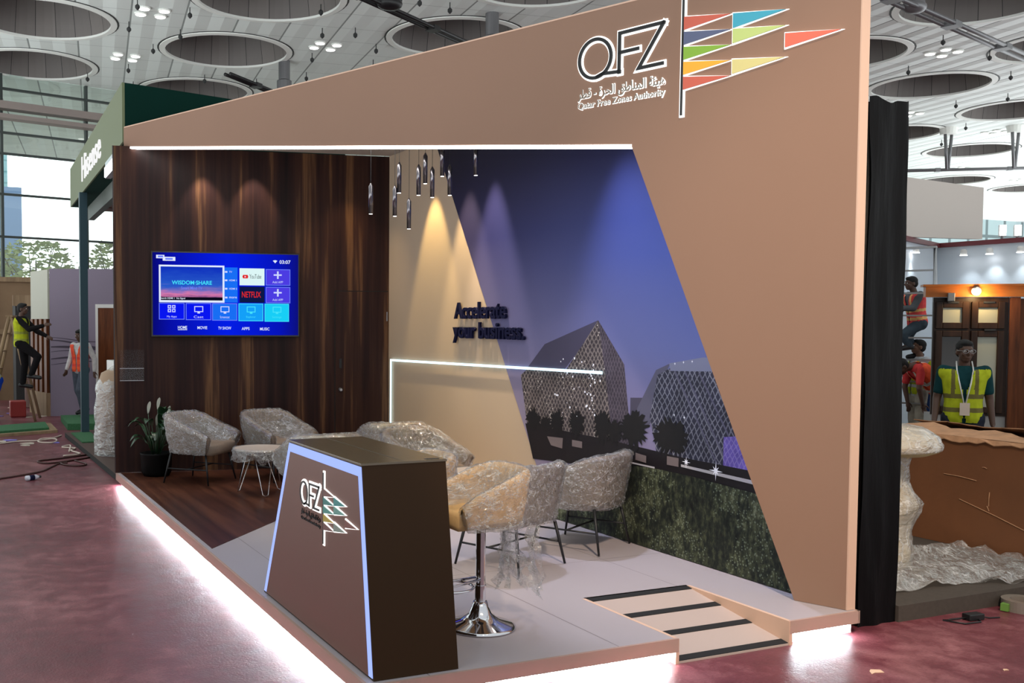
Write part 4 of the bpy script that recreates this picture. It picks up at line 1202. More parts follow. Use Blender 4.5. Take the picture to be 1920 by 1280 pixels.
table('film-wrapped round table on chrome hairpin legs, before the plant chair', (1.22, 5.85, PZ + .002))
table('film-wrapped round table partly seen between bar stool and chairs', (2.60, 3.42, PZ), 0.50, 0.30)

# bar stools
def bar_stool(label, loc, rz):
    t = thing('bar_stool', label, 'bar stool', loc, rz, 'film-wrapped bar stools behind the counter')
    mb = MB(); mb.lathe([(0.215, 0.0), (0.22, 0.008), (0.20, 0.02), (0.12, 0.045), (0.07, 0.085), (0.05, 0.13), (0.042, 0.16)], n=48); link('base', mb, M['chrome'], t, True)
    mb = MB(); mb.lathe([(0.033, 0.15), (0.033, 0.24)], n=24); mb.lathe([(0.036, 0.24), (0.036, 0.26)], n=24); mb.lathe([(0.030, 0.26), (0.030, 0.62)], n=24); link('column', mb, M['chrome'], t, False)
    mb = MB()
    ring = [(0.035 * cos(a), 0.035 * sin(a), .25) for a in (0,)]
    pts = [(-0.03, 0.02, .30)] + [(0.15 * sin(radians(a)), 0.10 + 0.15 - 0.15 * cos(radians(a)) - .03, .27) for a in range(-150, 151, 20)] + [(0.03, 0.02, .30)]
    mb.tube(pts, 0.009, 8); link('footrest', mb, M['chrome'], t, True)
    mb = MB(); mb.box((0, 0, .635), (.20, .20, .03)); link('seat_plate', mb, M['black'], t)
    W, Db, arm, th, tp = 0.54, 0.27, 0.26, 0.05, 0.84
    link('backrest', tub(W, Db, arm, 0.66, 0.83, 0.985, th, tp, pw=.8), M['fabric_tan'], t, True)
    link('seat', seat_pad(W, Db, arm, th, tp, 0.645, 0.76, 0.27), M['fabric_tan'], t, True)
    w = tub(W, Db, arm, 0.635, 0.83, 0.985, th, tp, 0.012, 0.017, 3, 8, .8)
    pad = [(x / 16.0, y / 12.0) for y in range(13) for x in range(17)]
    vs = []
    for a, b in pad:
        k = V(((a - .5) * (W - 2 * th) * (.84 + .14 * b), arm - b * (arm + Db - th) * .97, .775 + .14 * b * b + .06 * (2 * abs(a - .5)) ** 2.2))
        vs.append(k + V((0, 0, noise.noise(k * 15) * .02)))
    w.add(vs, [(y * 17 + x, y * 17 + x + 1, (y + 1) * 17 + x + 1, (y + 1) * 17 + x) for y in range(12) for x in range(16)])
    link('plastic_wrap', w, M['film'], t, True, fixn=False)
    return t
s1 = bar_stool('tan bar stool wrapped in film on a chrome disc base, nearest the ramp', (1.03, 0.66, PZ), pi / 2)
s2 = copy_tree(s1); s2.location = (0.92, 1.40, PZ); s2['label'] = 'tan bar stool wrapped in film, mostly hidden behind the counter'
# loose film tails on the near stool: part of its wrap
tail = MB(); rn = random.Random(2)
for k in range(9):
    x = rn.uniform(-.22, .10); y = -0.24 + rn.uniform(-.05, .05)
    p = V((x, y, .64)); pts = [p]
    for j in range(8):
        p = p + V((rn.uniform(-.03, .03) + .012, rn.uniform(-.045, .02), -.055 - .01 * (k % 3)))
        if p.z < .16: break
        pts.append(p.copy())
    wd = rn.uniform(.02, .05)
    L = []
    for q in pts:
        o_ = V((rn.uniform(-1, 1), rn.uniform(-1, 1), rn.uniform(-.2, .2))).normalized() * wd
        L.append((q - o_, q, q + o_ + V((0, .015, 0))))
    o0 = len(tail.v)
    tail.add([v for r in L for v in r], [(i * 3 + c, i * 3 + c + 1, (i + 1) * 3 + c + 1, (i + 1) * 3 + c) for i in range(len(L) - 1) for c in (0, 1)])
link('loose_film', tail, M['film'], s1, True, fixn=False)

# ------------------------------------------------------------------ potted plant
pp = thing('potted_plant', 'dark green peace lily with white blooms in a black pot', 'plant', (0.42, 7.58, PZ + .002))
mb = MB(); mb.lathe([(0.15, 0), (0.18, 0.05), (0.19, 0.26), (0.20, 0.28), (0.18, 0.28), (0.17, 0.24)], n=28); link('pot', mb, mat('black_pot', rgb(10, 10, 11), 0.5, spec=.15), pp, True)
M['leaf'] = mat('dark_leaf', rgb(30, 58, 34), 0.35, var=0.3, vscale=6)
M['spathe'] = mat('white_spathe', rgb(214, 220, 206), 0.5)
def blade(mb, base, tip, width, droop, seg=8):
    b, t_ = V(base), V(tip); d = t_ - b
    sd = d.cross(V((0, 0, 1))).normalized()
    vs = []
    for k in range(seg + 1):
        q = k / seg
        c = b + d * q + V((0, 0, droop * 4 * q * (1 - q) - droop * q * q))
        w = width * (sin(pi * min(1, q * .92 + .08)) ** .8)
        vs += [c - sd * w + V((0, 0, w * .35)), c, c + sd * w + V((0, 0, w * .35))]
    mb.add(vs, [(k * 3 + c, k * 3 + c + 1, (k + 1) * 3 + c + 1, (k + 1) * 3 + c) for k in range(seg) for c in (0, 1)])
rn = random.Random(21)
for k in range(30):
    a = rn.uniform(0, 2 * pi); r = rn.uniform(.18, .36); h = rn.uniform(.40, .85) * (1.15 - r)
    mb = MB()
    p0 = V((cos(a) * .05, sin(a) * .05, .26)); p1 = V((cos(a) * r * .55, sin(a) * r * .55, h * .75 + .12))
    mb.tube([p0, (p0 + p1) / 2 + V((0, 0, .04)), p1], .004, 5)
    blade(mb, p1, V((cos(a) * (r + .06), sin(a) * min(r + .06, .30), h + rn.uniform(-.02, .12))), rn.uniform(.03, .055), .05)
    link('leaf', mb, M['leaf'], pp, True, fixn=False)
for x, y, h in ((-.10, -.02, .78), (.03, .05, .82), (.14, -.02, .72), (-.02, -.12, .64)):
    mb = MB(); mb.tube([(x * .3, y * .3, .26), (x * .8, y * .8, h * .6), (x, y, h)], .004, 5); st = link('flower_stem', mb, M['leaf'], pp, True)
    mb = MB(); blade(mb, (x, y, h - .02), (x + .02, y - .02, h + .14), .038, .01); link('spathe', mb, M['spathe'], st, True, fixn=False)

# ------------------------------------------------------------------ right: black drape and the neighbouring stand
M['drape'] = mat('black_drape', rgb(6, 5, 6), 0.5, spec=0.12, bump=0.5, bscale=7, stretch=(3, 3, .4))
mb = MB()
nx, nz = 14, 40
vs = []
for j in range(nz + 1):
    for i in range(nx + 1):
        z = 3.50 * j / nz; a = i / nx
        x = 3.59 + .35 * a + (.02 * noise.noise(V((0, 0, z * 1.5))) if i == 0 else 0)
        y = .10 + .02 * noise.noise(V((x * 9, 0, z * 1.2))) + .012 * noise.noise(V((x * 4 + z * .5, 3, z * .6)) * 2.5)
        vs.append((x, y, z + (.03 * noise.noise(V((a * 3, 0, 0))) - .05 * a * (1 - a) if j == nz else 0)))
mb.add(vs, [(j * (nx + 1) + i, j * (nx + 1) + i + 1, (j + 1) * (nx + 1) + i + 1, (j + 1) * (nx + 1) + i) for j in range(nz) for i in range(nx)])
o0 = len(mb.v)
mb.bx(3.60, 3.94, .125, 1.2, 0, 3.47)
tag(link('black_drape', mb, M['drape'], smooth=True, fixn=False), 'tall black plastic drape covering the wall end right of the taupe column', 'drape')

mb = MB(); mb.prism(XY, [(3.945, .078), (9, .078), (17, 2.0), (17, 10), (11.0, 10), (3.945, 4.0)], 0, .11)
tag(link('grey_platform', mb, mat('grey_carpet', rgb(64, 56, 50), 0.95, var=.1, vscale=30)), 'low dark grey carpeted platform of the neighbouring stand', 'platform')

bx = thing('cardboard_box', 'large brown cardboard box with torn top edges on the grey platform', 'box', (6.06, 0.9, .112))
B_ = bx.location.copy()
mb = MB(); mb.bx(6.06, 6.74, .14, 1.95, .112, 1.06); link('body', mb, M['cardboard'], bx, world=B_)
mb = MB(); rn = random.Random(4)
def flap(pts_in, pts_out):
    n = len(pts_in); vs = [p for pr in zip(pts_in, pts_out) for p in pr]
    vs += [(p[0], p[1], p[2] - .008) for p in vs]
    m = 2 * n
    f = [(2 * i, 2 * i + 1, 2 * i + 3, 2 * i + 2) for i in range(n - 1)] + [(m + 2 * i, m + 2 * i + 2, m + 2 * i + 3, m + 2 * i + 1) for i in range(n - 1)] + [(2 * i + 1, m + 2 * i + 1, m + 2 * i + 3, 2 * i + 3) for i in range(n - 1)]
    mb.add(vs, f)
ys = [1.95 - 1.81 * i / 24 for i in range(25)]
flap([(6.06, y, 1.062) for y in ys], [(6.06 + .30 + rn.uniform(-.05, .05), y, 1.10 + .05 * noise.noise(V((y * 2, 0, 0))) + rn.uniform(-.008, .008)) for y in ys])
flap([(6.74, y, 1.062) for y in ys], [(6.44 + rn.uniform(-.04, .04), y, 1.14 + .04 * noise.noise(V((y * 2, 5, 0)))) for y in ys])
flap([(6.058, y, 1.06 + rn.uniform(-.004, .004)) for y in ys], [(6.04, y, 1.035 + rn.uniform(-.02, .01)) for y in ys])
link('flap', mb, M['cardboard_edge'], bx, world=B_, fixn=False)
mb = MB()
for y0, z0, y1, z1 in ((1.5, .96, 1.40, .955), (1.35, .72, 1.05, .70), (.93, .62, .935, .50), (1.2, .52, .55, .33), (.95, .50, .93, .46), (1.0, .82, .96, .815)):
    mb.tube([(6.057, y0, z0), (6.055, (y0 + y1) / 2, (z0 + z1) / 2 + .006), (6.057, y1, z1)], .004, 5)
link('crease', mb, M['cardboard_edge'], bx, world=B_)

# wrapped pedestal
pd = thing('pedestal', 'plastic-wrapped cream pedestal with a broad top beside the black drape', 'pedestal', (4.88, .98, .112))
prof = [(.17, 0), (.19, .06), (.20, .12), (.18, .24), (.20, .36), (.235, .43), (.25, .50), (.20, .58), (.155, .66), (.15, .78), (.17, .85), (.20, .88), (.30, .89), (.375, .92), (.385, .96), (.35, 1.03), (.26, 1.09), (.12, 1.115), (.02, 1.12)]
mb = MB(); mb.lathe(prof, n=40); link('body', mb, mat('cream_pedestal', rgb(176, 156, 112), .6, var=.1, vscale=5), pd, True)
mb = MB(); n = 64
P2_ = []
for (r0, z0), (r1, z1) in zip(prof[:-1], prof[1:]):
    for k in range(4): P2_.append((r0 + (r1 - r0) * k / 4, z0 + (z1 - z0) * k / 4))
vs = []
for r, z in P2_:
    for k in range(n):
        a = 2 * pi * k / n; p = V((cos(a) * 2, sin(a) * 2, z * 5))
        q = r + .014 + .018 * noise.noise(p * 1.6) + .012 * noise.noise(p * 4) + .01 * abs(noise.noise(V((a * 5, 0, z))))
        vs.append((q * cos(a), q * sin(a), z + .012))
mb.add(vs, [(j * n + k, j * n + (k + 1) % n, (j + 1) * n + (k + 1) % n, (j + 1) * n + k) for j in range(len(P2_) - 1) for k in range(n)])
link('plastic_wrap', mb, M['film_thick'], pd, True, fixn=False)
# plastic sheet lying on the platform
mb = MB(); nx, ny = 60, 34
vs = []
def edge(a): return .05 * noise.noise(V((a * 6, 9, 0)))
for j in range(ny + 1):
    for i in range(nx + 1):
        a, b = i / nx, j / ny
        x = 4.05 + 1.95 * a + .05 * noise.noise(V((b * 5, 1, 0))); y = (.22 + .35 * (1 - a) * .3 + edge(a)) + b * (1.15 - .25 * a)
        if a > .45: y -= .10 * min(1, (a - .45) * 6) * (1 - b)
        z = .114 + .06 * (1 - abs(noise.noise(V((x * 1.4 + y * 2.5, y * 5.5 - x * 1.2, 0))))) ** 4 + .035 * (1 - abs(noise.noise(V((x * 3.5, y * 11, 3))))) ** 3 - .02 + .07 * max(0, b - .6)
        vs.append((x, y, z))
mb.add(vs, [(j * (nx + 1) + i, j * (nx + 1) + i + 1, (j + 1) * (nx + 1) + i + 1, (j + 1) * (nx + 1) + i) for j in range(ny) for i in range(nx)])
tag(link('plastic_sheet', mb, M['film_thick'], smooth=True, fixn=False), 'crumpled clear plastic sheet spread on the grey platform below the box', 'plastic sheet')

# small things on the carpet, right
ad = thing('power_adapter', 'black power adapter with a cable on the red carpet by the grey platform', 'adapter', (4.476, -.079, 0))
mb = MB(); mb.box((0, 0, .022), (.13, .07, .044), -.1); link('brick', mb, M['black'], ad, bevel=.006)
mb = MB(); mb.tube([(-.06, 0, .02), (-.16, .05, .006), (-.22, .06, .006), (-.16, -.06, .006), (-.02, -.07, .006), (.0, -.04, .012)], .006, 6); mb.tube([(.06, 0, .02), (.12, -.03, .006), (.2, -.05, .006)], .005, 6); link('cable', mb, M['black'], ad, True)
tp = thing('tape_roll', 'clear packing tape roll lying at the edge of the grey platform', 'tape', (5.03, -.06, 0))
mb = MB(); n = 40
ringp = [(.085, 0), (.14, 0), (.14, .075), (.085, .075)]
vs = [(r * cos(2 * pi * k / n), r * sin(2 * pi * k / n), z) for r, z in ringp for k in range(n)]
mb.add(vs, [(a * n + k, a * n + (k + 1) % n, ((a + 1) % 4) * n + (k + 1) % n, ((a + 1) % 4) * n + k) for a in range(4) for k in range(n)])
link('roll', mb, mat('tape_clear', rgb(126, 116, 108), .15), tp)
mb = MB(); mb.box((-.15, .03, .03), (.05, .05, .05), .3); link('cutter', mb, mat('cutter_green', rgb(100, 140, 60), .5), tp)
for x, y, s, lab in ((2.96, -.56, .075, 'torn beige paper scrap on the red carpet at lower right'), (3.69, -.84, .03, 'tiny pale paper scrap at the bottom right corner')):
    mb = MB(); mb.prism(XY, [(x - s * .7, y - s * .35), (x - s * .2, y - s * .2), (x + s * .5, y - s * .45), (x + s * .75, y + s * .1), (x + s * .1, y + s * .45), (x - s * .3, y + s * .2)], .001, .004)
    tag(link('paper_scrap', mb, mat('paper', rgb(220, 180, 150), .8)), lab, 'paper')

# white stand wall, upper panel, cornice
M['stand_white'] = mat('stand_white', rgb(206, 214, 222), .6)
mb = MB()
c0, cl, cr_ = V((14.46, 7.88)), V((12.57, 7.07)), V((14.62, 6.2))
def wallseg(mb, a, b, z0, z1, th=.08):
    f = Fr((a.x, a.y, 0), (b.x - a.x, b.y - a.y, 0)); mb.fbox(f, 0, (b - a).length, z0, z1, -th, 0)
wallseg(mb, V((11.6, 6.65)), c0, .112, 3.42); tag(link('wall_stand_left', mb, M['stand_white']), kind='structure')
mb = MB(); wallseg(mb, c0, V((14.75, 4.6)), .112, 3.42); tag(link('wall_stand_right', mb, M['stand_white']), kind='structure')
mb = MB()
for a, b in ((V((11.6, 6.65)), c0), (c0, V((14.75, 4.6)))): 
    f = Fr((a.x, a.y, 0), (b.x - a.x, b.y - a.y, 0)); mb.fbox(f, 0, (b - a).length, 3.42, 3.50, -.12, .06)
tag(link('trim_5', mb, mat('maroon_cornice', rgb(110, 46, 52), .5)), kind='structure')
mb = MB(); f = Fr((12.3, 7.25, 0), (1.6, -.27, 0)); mb.prism(f, [(0, 3.5), (2.02, 3.5), (2.02, 4.37), (0, 4.52)], -.1, 0)
tag(link('wall_panel', mb, mat('pale_panel', rgb(206, 196, 188), .7)), kind='structure')
lamp_spots = ((13.04, 7.19, 3.3, 'on the left wall segment'), (14.30, 7.25, 3.3, 'next to the inner corner'), (14.40, 6.85, 3.3, 'middle of the right wall segment'), (14.45, 6.35, 3.3, 'at the right edge of the photo'), (12.2, 6.85, 3.3, 'beside the black drape'))
for x, y, z, note in lamp_spots:
    t = thing('wall_spotlight', 'small white spotlight washing the pale stand wall, ' + note, 'spotlight', (x, y, z), 0, 'spotlights below the maroon cornice')
    mb = MB(); mb.lathe([(.03, .05), (.05, .03), (.055, -.05)], n=16); link('housing', mb, M['white'], t, True)
    mb = MB(); mb.lathe([(.06, -.058), (.055, -.05)], n=16); link('lens', mb, emit('spot_lens', (1, 1, 1, 1), 14), t)
    lamp('wall_spot', 'SPOT', (x - .02, y - .06, z - .07), (x + .12, y + .06, z - 1.2), 14, (.86, .95, 1), .03, 80, .8)
for x, y, note in ((17.48, 8.76, 'left'), (17.76, 8.64, 'right')):
    t = thing('flood_light', 'glaring flood light above the maroon cornice, ' + note + ' of the pair', 'flood light', (x, y, 3.5), 0, 'flood lights behind the stand')
    mb = MB(); mb.box((0, 0, .43), (.18, .12, .22), .7); link('housing', mb, M['white'], t)
    mb = MB(); mb.box((-.06, -.07, .43), (.15, .012, .18), .7); link('lens', mb, emit('flood_lens', (1, 1, 1, 1), 20), t)
    mb = MB(); mb.tube([(0, 0, -3.4), (0, 0, .35)], .03, 8); link('stand', mb, M['grey_metal'], t)

# wooden window display
WD = Fr((10.94, 5.23, 0), (.68, -.63, 0))
wd = thing('window_display', 'dark wooden window sample with four panes in the neighbouring stand', 'window display', WD(.46, .3))
Bw = wd.location.copy()
mb = MB(); mb.fbox(WD, 0, .93, .76, 2.42, -.06, 0.0); link('backing', mb, M['wood_dark'], wd, world=Bw)
def sash(a0, a1, b0, b1, w, name, glassc):
    mb = MB()
    for q0, q1, e0, e1 in ((a0, a0 + w, b0, b1), (a1 - w, a1, b0, b1), (a0 + w, a1 - w, b0, b0 + w), (a0 + w, a1 - w, b1 - w, b1)): mb.fbox(WD, q0, q1, e0, e1, 0, .045)
    s = link(name, mb, M['wood_dark'], wd, world=Bw, bevel=.008)
    mb = MB(); mb.fbox(WD, a0 + w, a1 - w, b0 + w, b1 - w, .002, .010); link('pane', mb, glassc, s, world=Bw)
    return s
pale = mat('lit_pane', rgb(150, 150, 134), .15); darkp = mat('dark_pane', rgb(30, 24, 22), .1)
sash(.03, .44, 1.98, 2.36, .085, 'upper_sash', pale); sash(.47, .88, 1.98, 2.36, .085, 'upper_sash', pale)
sash(.03, .44, .80, 1.95, .085, 'lower_sash', darkp); sash(.47, .88, .80, 1.95, .085, 'lower_sash', pale)
for a, b in ((.24, 2.35), (.68, 2.35), (.70, 1.965)):
    mb = MB(); mb.fbox(WD, a - .07, a + .07, b - .012, b + .012, .045, .06); link('handle', mb, M['black'], wd, world=Bw)
mb = MB(); mb.fbox(WD, .0, .93, .11, .76, -.5, -.02); link('plinth', mb, mat('grey_plinth', rgb(150, 146, 144), .6), wd, world=Bw)
mb = MB(); mb.fbox(WD, .44, .58, .5, .62, -.02, .1); mb.fbox(WD, .46, .56, .11, .5, -.02, .06); link('bracket', mb, M['white'], wd, world=Bw)
fsx = thing('wood_fascia', 'orange-brown wooden cornice above the window display', 'cornice', WD(.4, 2.42))
mb = MB(); mb.fbox(WD, -.12, 1.5, 2.425, 2.57, -.08, .10); mb.fbox(WD, -.16, 1.5, 2.57, 2.60, -.08, .15); link('board', mb, M['wood_orange'], fsx, world=fsx.location)
wp = thing('wood_pillar', 'red-brown wooden post between window display and wooden door', 'post', WD(1.0, .11))
mb = MB(); mb.fbox(WD, .94, 1.06, .11, 2.42, -.06, .05); link('shaft', mb, M['wood_red'], wp, world=wp.location)
dd = thing('display_door', 'red-brown wooden door sample cut by the right edge', 'door', WD(1.3, .11))
mb = MB(); mb.fbox(WD, 1.07, 1.6, .11, 2.40, -.05, 0); link('leaf', mb, M['wood_red'], dd, world=dd.location)
mb = MB(); mb.fbox(WD, 1.16, 1.5, 1.2, 2.3, 0, .02); mb.fbox(WD, 1.16, 1.5, .3, 1.0, 0, .02); link('panel', mb, M['wood_dark'], dd, world=dd.location, bevel=.01)
dl = thing('display_lamp', 'round glowing lamp on the orange wooden cornice', 'lamp', WD(.5, 2.5, .14))
mb = MB(); mb.ell((0, 0, 0), (.06, .06, .06)); link('bulb', mb, M['warm_glow'], dl, True)
mb = MB(); mb.lathe([(.045, -.0), (.045, .06)], n=14); link('socket', mb, M['steel'], dl)
lamp('display_glow', 'POINT', WD(.52, 2.46, .24), None, 22, (1, .68, .3), .05)
sp = thing('display_spotlight', 'small grey box spotlight under the cornice, left of the round lamp', 'spotlight', WD(.20, 2.42, .06))
mb = MB(); mb.box((-.03, -.03, .0), (.14, .09, .12), .7); link('housing', mb, M['grey_metal'], sp, bevel=.01)

# step ladder, right
def step_ladder(name, label, loc, rz, h, w, m, n=5, spread=.5, r=.022):
    t = thing(name, label, 'ladder', loc, rz)
    for s in (-1, 1):
        mb = MB(); mb.tube([(s * w / 2, -spread / 2, 0), (s * w * .36, 0, h)], r, 8); link('rail', mb, m, t, True)
        mb = MB(); mb.tube([(s * w / 2, spread / 2, 0), (s * w * .36, .03, h)], r * .8, 8); link('rear_rail', mb, m, t, True)
    for k in range(1, n + 1):
        q = k / (n + 1.0); ww = w * (.5 - .14 * q)
        mb = MB(); mb.box((0, -spread / 2 * (1 - q), h * q), (ww * 2, .07, .025)); link('rung', mb, m, t)
    mb = MB(); mb.box((0, 0, h), (w * .8, .14, .03)); link('top_step', mb, m, t)
    return t
step_ladder('step_ladder', 'silver step ladder under the man in the red vest', (11.75, 6.12, .112), 2.1, 3.1, .60, M['steel'], 8, 1.0)

# ------------------------------------------------------------------ people
SKIN = mat('brown_skin', rgb(84, 58, 46), .6)
SKIN2 = mat('light_brown_skin', rgb(112, 78, 60), .6)
HAIR = mat('black_hair', rgb(14, 12, 12), .8)
def cloth(name, c): return mat(name, c, .9, spec=.15, var=.12, vscale=14)
REFL = mat('reflective_tape', rgb(206, 204, 196), .4)
YEL = cloth('yellow_vest', rgb(176, 186, 40)); ORA = cloth('orange_vest', rgb(236, 92, 58)); REDV = cloth('coral_vest', rgb(232, 84, 84)); TAPE2 = cloth('vest_brown_band', rgb(112, 104, 60))
def hand(mb, w, e, side, sc=1.0, curl=.5):
    """palm, four fingers of unequal length and a thumb, added to the body volume"""
    w, e = V(w), V(e); d = (w - e).normalized()
    x = d.cross(V((0, 1, 0)))
    if x.length < .2: x = d.cross(V((0, 0, 1)))
    x.normalize(); y = x.cross(d).normalized()       # x: across thickness, y: across the knuckles
    R = Matrix((y, x, d)).transposed()
    pc = w + d * .045 * sc
    mb.ell(pc, (.040 * sc, .017 * sc, .050 * sc), R)
    for k, (o, L) in enumerate(((-.029, .060), (-.010, .070), (.010, .066), (.028, .052))):
        b = w + d * .085 * sc + y * o * sc
        m = b + (d * cos(curl * .6) + x * sin(curl * .6) * side).normalized() * L * .55 * sc
        t = m + (d * cos(curl * 1.4) + x * sin(curl * 1.4) * side).normalized() * L * .5 * sc
        mb.cap(b, m, .0098 * sc, .0092 * sc, 8); mb.cap(m, t, .0092 * sc, .008 * sc, 8)
    b = w + d * .025 * sc - y * .032 * sc
    m = b + (d * .75 - y * .65 + x * .3 * side).normalized() * .042 * sc
    mb.cap(b, m, .013 * sc, .011 * sc, 8); mb.cap(m, m + (d * .95 - y * .15 + x * .3 * side).normalized() * .032 * sc, .011 * sc, .009 * sc, 8)
def stand():
    return dict(pelvis=(0, 0, .95), chest=(0, 0, 1.30), neck=(0, .0, 1.49), head=(0, .03, 1.635), look=(0, 1, 0), headup=(0, 0, 1),
                sL=(-.19, 0, 1.43), eL=(-.24, -.03, 1.14), wL=(-.25, .06, .90), sR=(.19, 0, 1.43), eR=(.24, -.03, 1.14), wR=(.25, .06, .90),
                hL=(-.095, 0, .93), kL=(-.10, .03, .50), aL=(-.105, -.02, .085), tL=(-.13, .15, .03), hR=(.095, 0, .93), kR=(.10, .03, .50), aR=(.105, -.02, .085), tR=(.13, .15, .03))
def torso(mb, J, g, low=0.0):
    pv, ch, nk = V(J['pelvis']), V(J['chest']), V(J['neck'])
    for s in 'LR':
        h, sh = V(J['h' + s]), V(J['s' + s])
        a = pv.lerp(h, .55); b = ch.lerp(sh, .42); c = nk.lerp(sh, .72) * 1.0
        wst = a.lerp(b, .45) + (ch - pv).normalized() * 0.0
        mb.cap(a, wst.lerp(pv.lerp(ch, .45), .2), .105 + g, .092 + g); mb.cap(wst.lerp(pv.lerp(ch, .45), .2), b, .092 + g, .108 + g)
        mb.cap(b, sh.lerp(b, .35), .10 + g, .068 + g)
    mb.cap(pv, ch, .10 + g, .105 + g); mb.cap(ch, nk.lerp(ch, .35), .10 + g, .07 + g)
def person(label, loc, rz, J, skin, shirt, sleeves, trousers, vest=None, vest_tape=None, shoes=None, scale=1.0, curl=.5, extras=None, hairlen=.0, group=None):
    t = thing('person', label, 'person', loc, rz, group)
    t.scale = (scale,) * 3
    mb = MB()
    torso(mb, J, 0)
    hd = V(J['head']); lk = V(J['look']).normalized(); up = V(J['headup']).normalized()
    rt = lk.cross(up).normalized(); up = rt.cross(lk).normalized()
    R = Matrix((rt, lk, up)).transposed()
    H = lambda x, y, z: hd + R @ V((x, y, z))
    mb.cap(V(J['neck']) - (V(J['head']) - V(J['neck'])) * .35, H(0, -.015, -.05), .058, .052)
    mb.ell(H(0, -.01, .03), (.075, .095, .085), R); mb.ell(H(0, .015, -.035), (.062, .075, .075), R)
    mb.ell(H(0, .045, -.085), (.038, .035, .026), R)                     # chin
    mb.ell(H(0, .098, -.022), (.014, .020, .018), R); mb.cap(H(0, .088, .012), H(0, .104, -.016), .009, .012)    # nose
    mb.ell(H(0, .085, .030), (.055, .014, .012), R)                      # brow
    mb.ell(H(0, .083, -.056), (.026, .012, .007), R); mb.ell(H(0, .080, -.068), (.022, .012, .007), R)           # lips
    for s in (-1, 1):
        mb.ell(H(s * .076, -.012, -.01), (.010, .022, .032), R)          # ear
        mb.ell(H(s * .040, .066, -.025), (.022, .02, .02), R)            # cheek
    for s, sg in (('L', -1), ('R', 1)):
        mb.cap(J['s' + s], J['e' + s], .056, .041); mb.cap(J['e' + s], J['w' + s], .042, .027)
        hand(mb, J['w' + s], J['e' + s], sg, 1.0, curl)
        mb.cap(J['h' + s], J['k' + s], .088, .058); mb.cap(J['k' + s], J['a' + s], .058, .040)
        mb.cap(J['a' + s], J['t' + s], .040, .034)
    body = link('body', remeshed('body', mb, .0085, 2), skin, t, True, fixn=False)
    mb = MB()
    mb.ell(H(0, -.018, .048), (.083, .096, .082), R); mb.ell(H(0, -.045, .0), (.079, .07, .075), R); mb.ell(H(0, .03, .085), (.062, .062, .034), R)
    link('hair', remeshed('hair', mb, .009, 2), HAIR, t, True, fixn=False)
    for s in (-1, 1):
        mb = MB(); mb.ell(H(s * .031, .083, .006), (.013, .009, .008), R, 10, 8, 0); mb.ell(H(s * .031, .0905, .006), (.005, .003, .005), R, 8, 6, 1)
        link('eye', mb, [M['white'], M['ink']], t, True)
    mb = MB(); torso(mb, J, .016)
    for s in 'LR':
        mb.cap(J['s' + s], J['e' + s] if sleeves == 'long' else V(J['s' + s]).lerp(V(J['e' + s]), .72), .066, .056)
        if sleeves == 'long': mb.cap(J['e' + s], V(J['e' + s]).lerp(V(J['w' + s]), .93), .058, .042)
    link('shirt', remeshed('shirt', mb, .012, 3), shirt, t, True, fixn=False)
    mb = MB()
    for s in 'LR':
        mb.cap(V(J['pelvis']).lerp(V(J['h' + s]), .6) + (V(J['chest']) - V(J['pelvis'])).normalized() * .03, J['h' + s], .118, .115)
        mb.cap(J['h' + s], J['k' + s], .108, .076); mb.cap(J['k' + s], V(J['a' + s]).lerp(V(J['k' + s]), .05), .076, .062)
    link('trousers', remeshed('trousers', mb, .012, 3), trousers, t, True, fixn=False)
    for s in 'LR':
        mb = MB(); a, tt = V(J['a' + s]), V(J['t' + s]); mb.cap(a - V((0, 0, .02)), tt, .05, .042); mb.cap(a - (tt - a).normalized() * .05 - V((0, 0, .035)), tt - V((0, 0, 0)), .045, .04)
        link('shoe', remeshed('shoe', mb, .012, 3), shoes or M['black'], t, True, fixn=False)
    if vest:
        mb = MB(); torso(mb, J, .034)
        for s in 'LR': mb.cap(V(J['neck']).lerp(V(J['s' + s]), .5), V(J['neck']).lerp(V(J['s' + s]), .88), .085, .082)
        me = remeshed('vest', mb, .012, 3)
        pv, ch, nk = V(J['pelvis']), V(J['chest']), V(J['neck'])
        ax = (nk - pv); L = ax.length; ax.normalize()
        side = (V(J['sR']) - V(J['sL'])).normalized(); fw = side.cross(ax) * -1
        if fw.dot(lk) < 0 and abs(fw.dot(lk)) > .3: fw = -fw
        for p in me.polygons:
            q = (p.center - pv).dot(ax) / L; x = (p.center - pv).dot(side)
            band_ = .10 < q < .19 or .36 < q < .45 or (q > .45 and .085 < abs(x) < .125)
            p.material_index = 1 if band_ else 0
        # open front and neck
        bm = bmesh.new(); bm.from_mesh(me)
        kill = []
        for f_ in bm.faces:
            c = f_.calc_center_median(); q = (c - pv).dot(ax) / L; x = (c - pv).dot(side); y = (c - pv).dot(fw)
            if q > .93 or q < -.10 or (y > .03 and q > .55 and abs(x) < .03 + (q - .55) * .15) or (y > .05 and abs(x) < .012): kill.append(f_)
        bmesh.ops.delete(bm, geom=kill, context='FACES'); bm.to_mesh(me); bm.free()
        link('vest', me, [vest, vest_tape or REFL], t, True, fixn=False)
    if extras: extras(t, J, H)
    return t

def toward(hx, hy): return atan2(hy, hx) - pi / 2
LEFT = (-.915, .403)         # towards the left of the photo
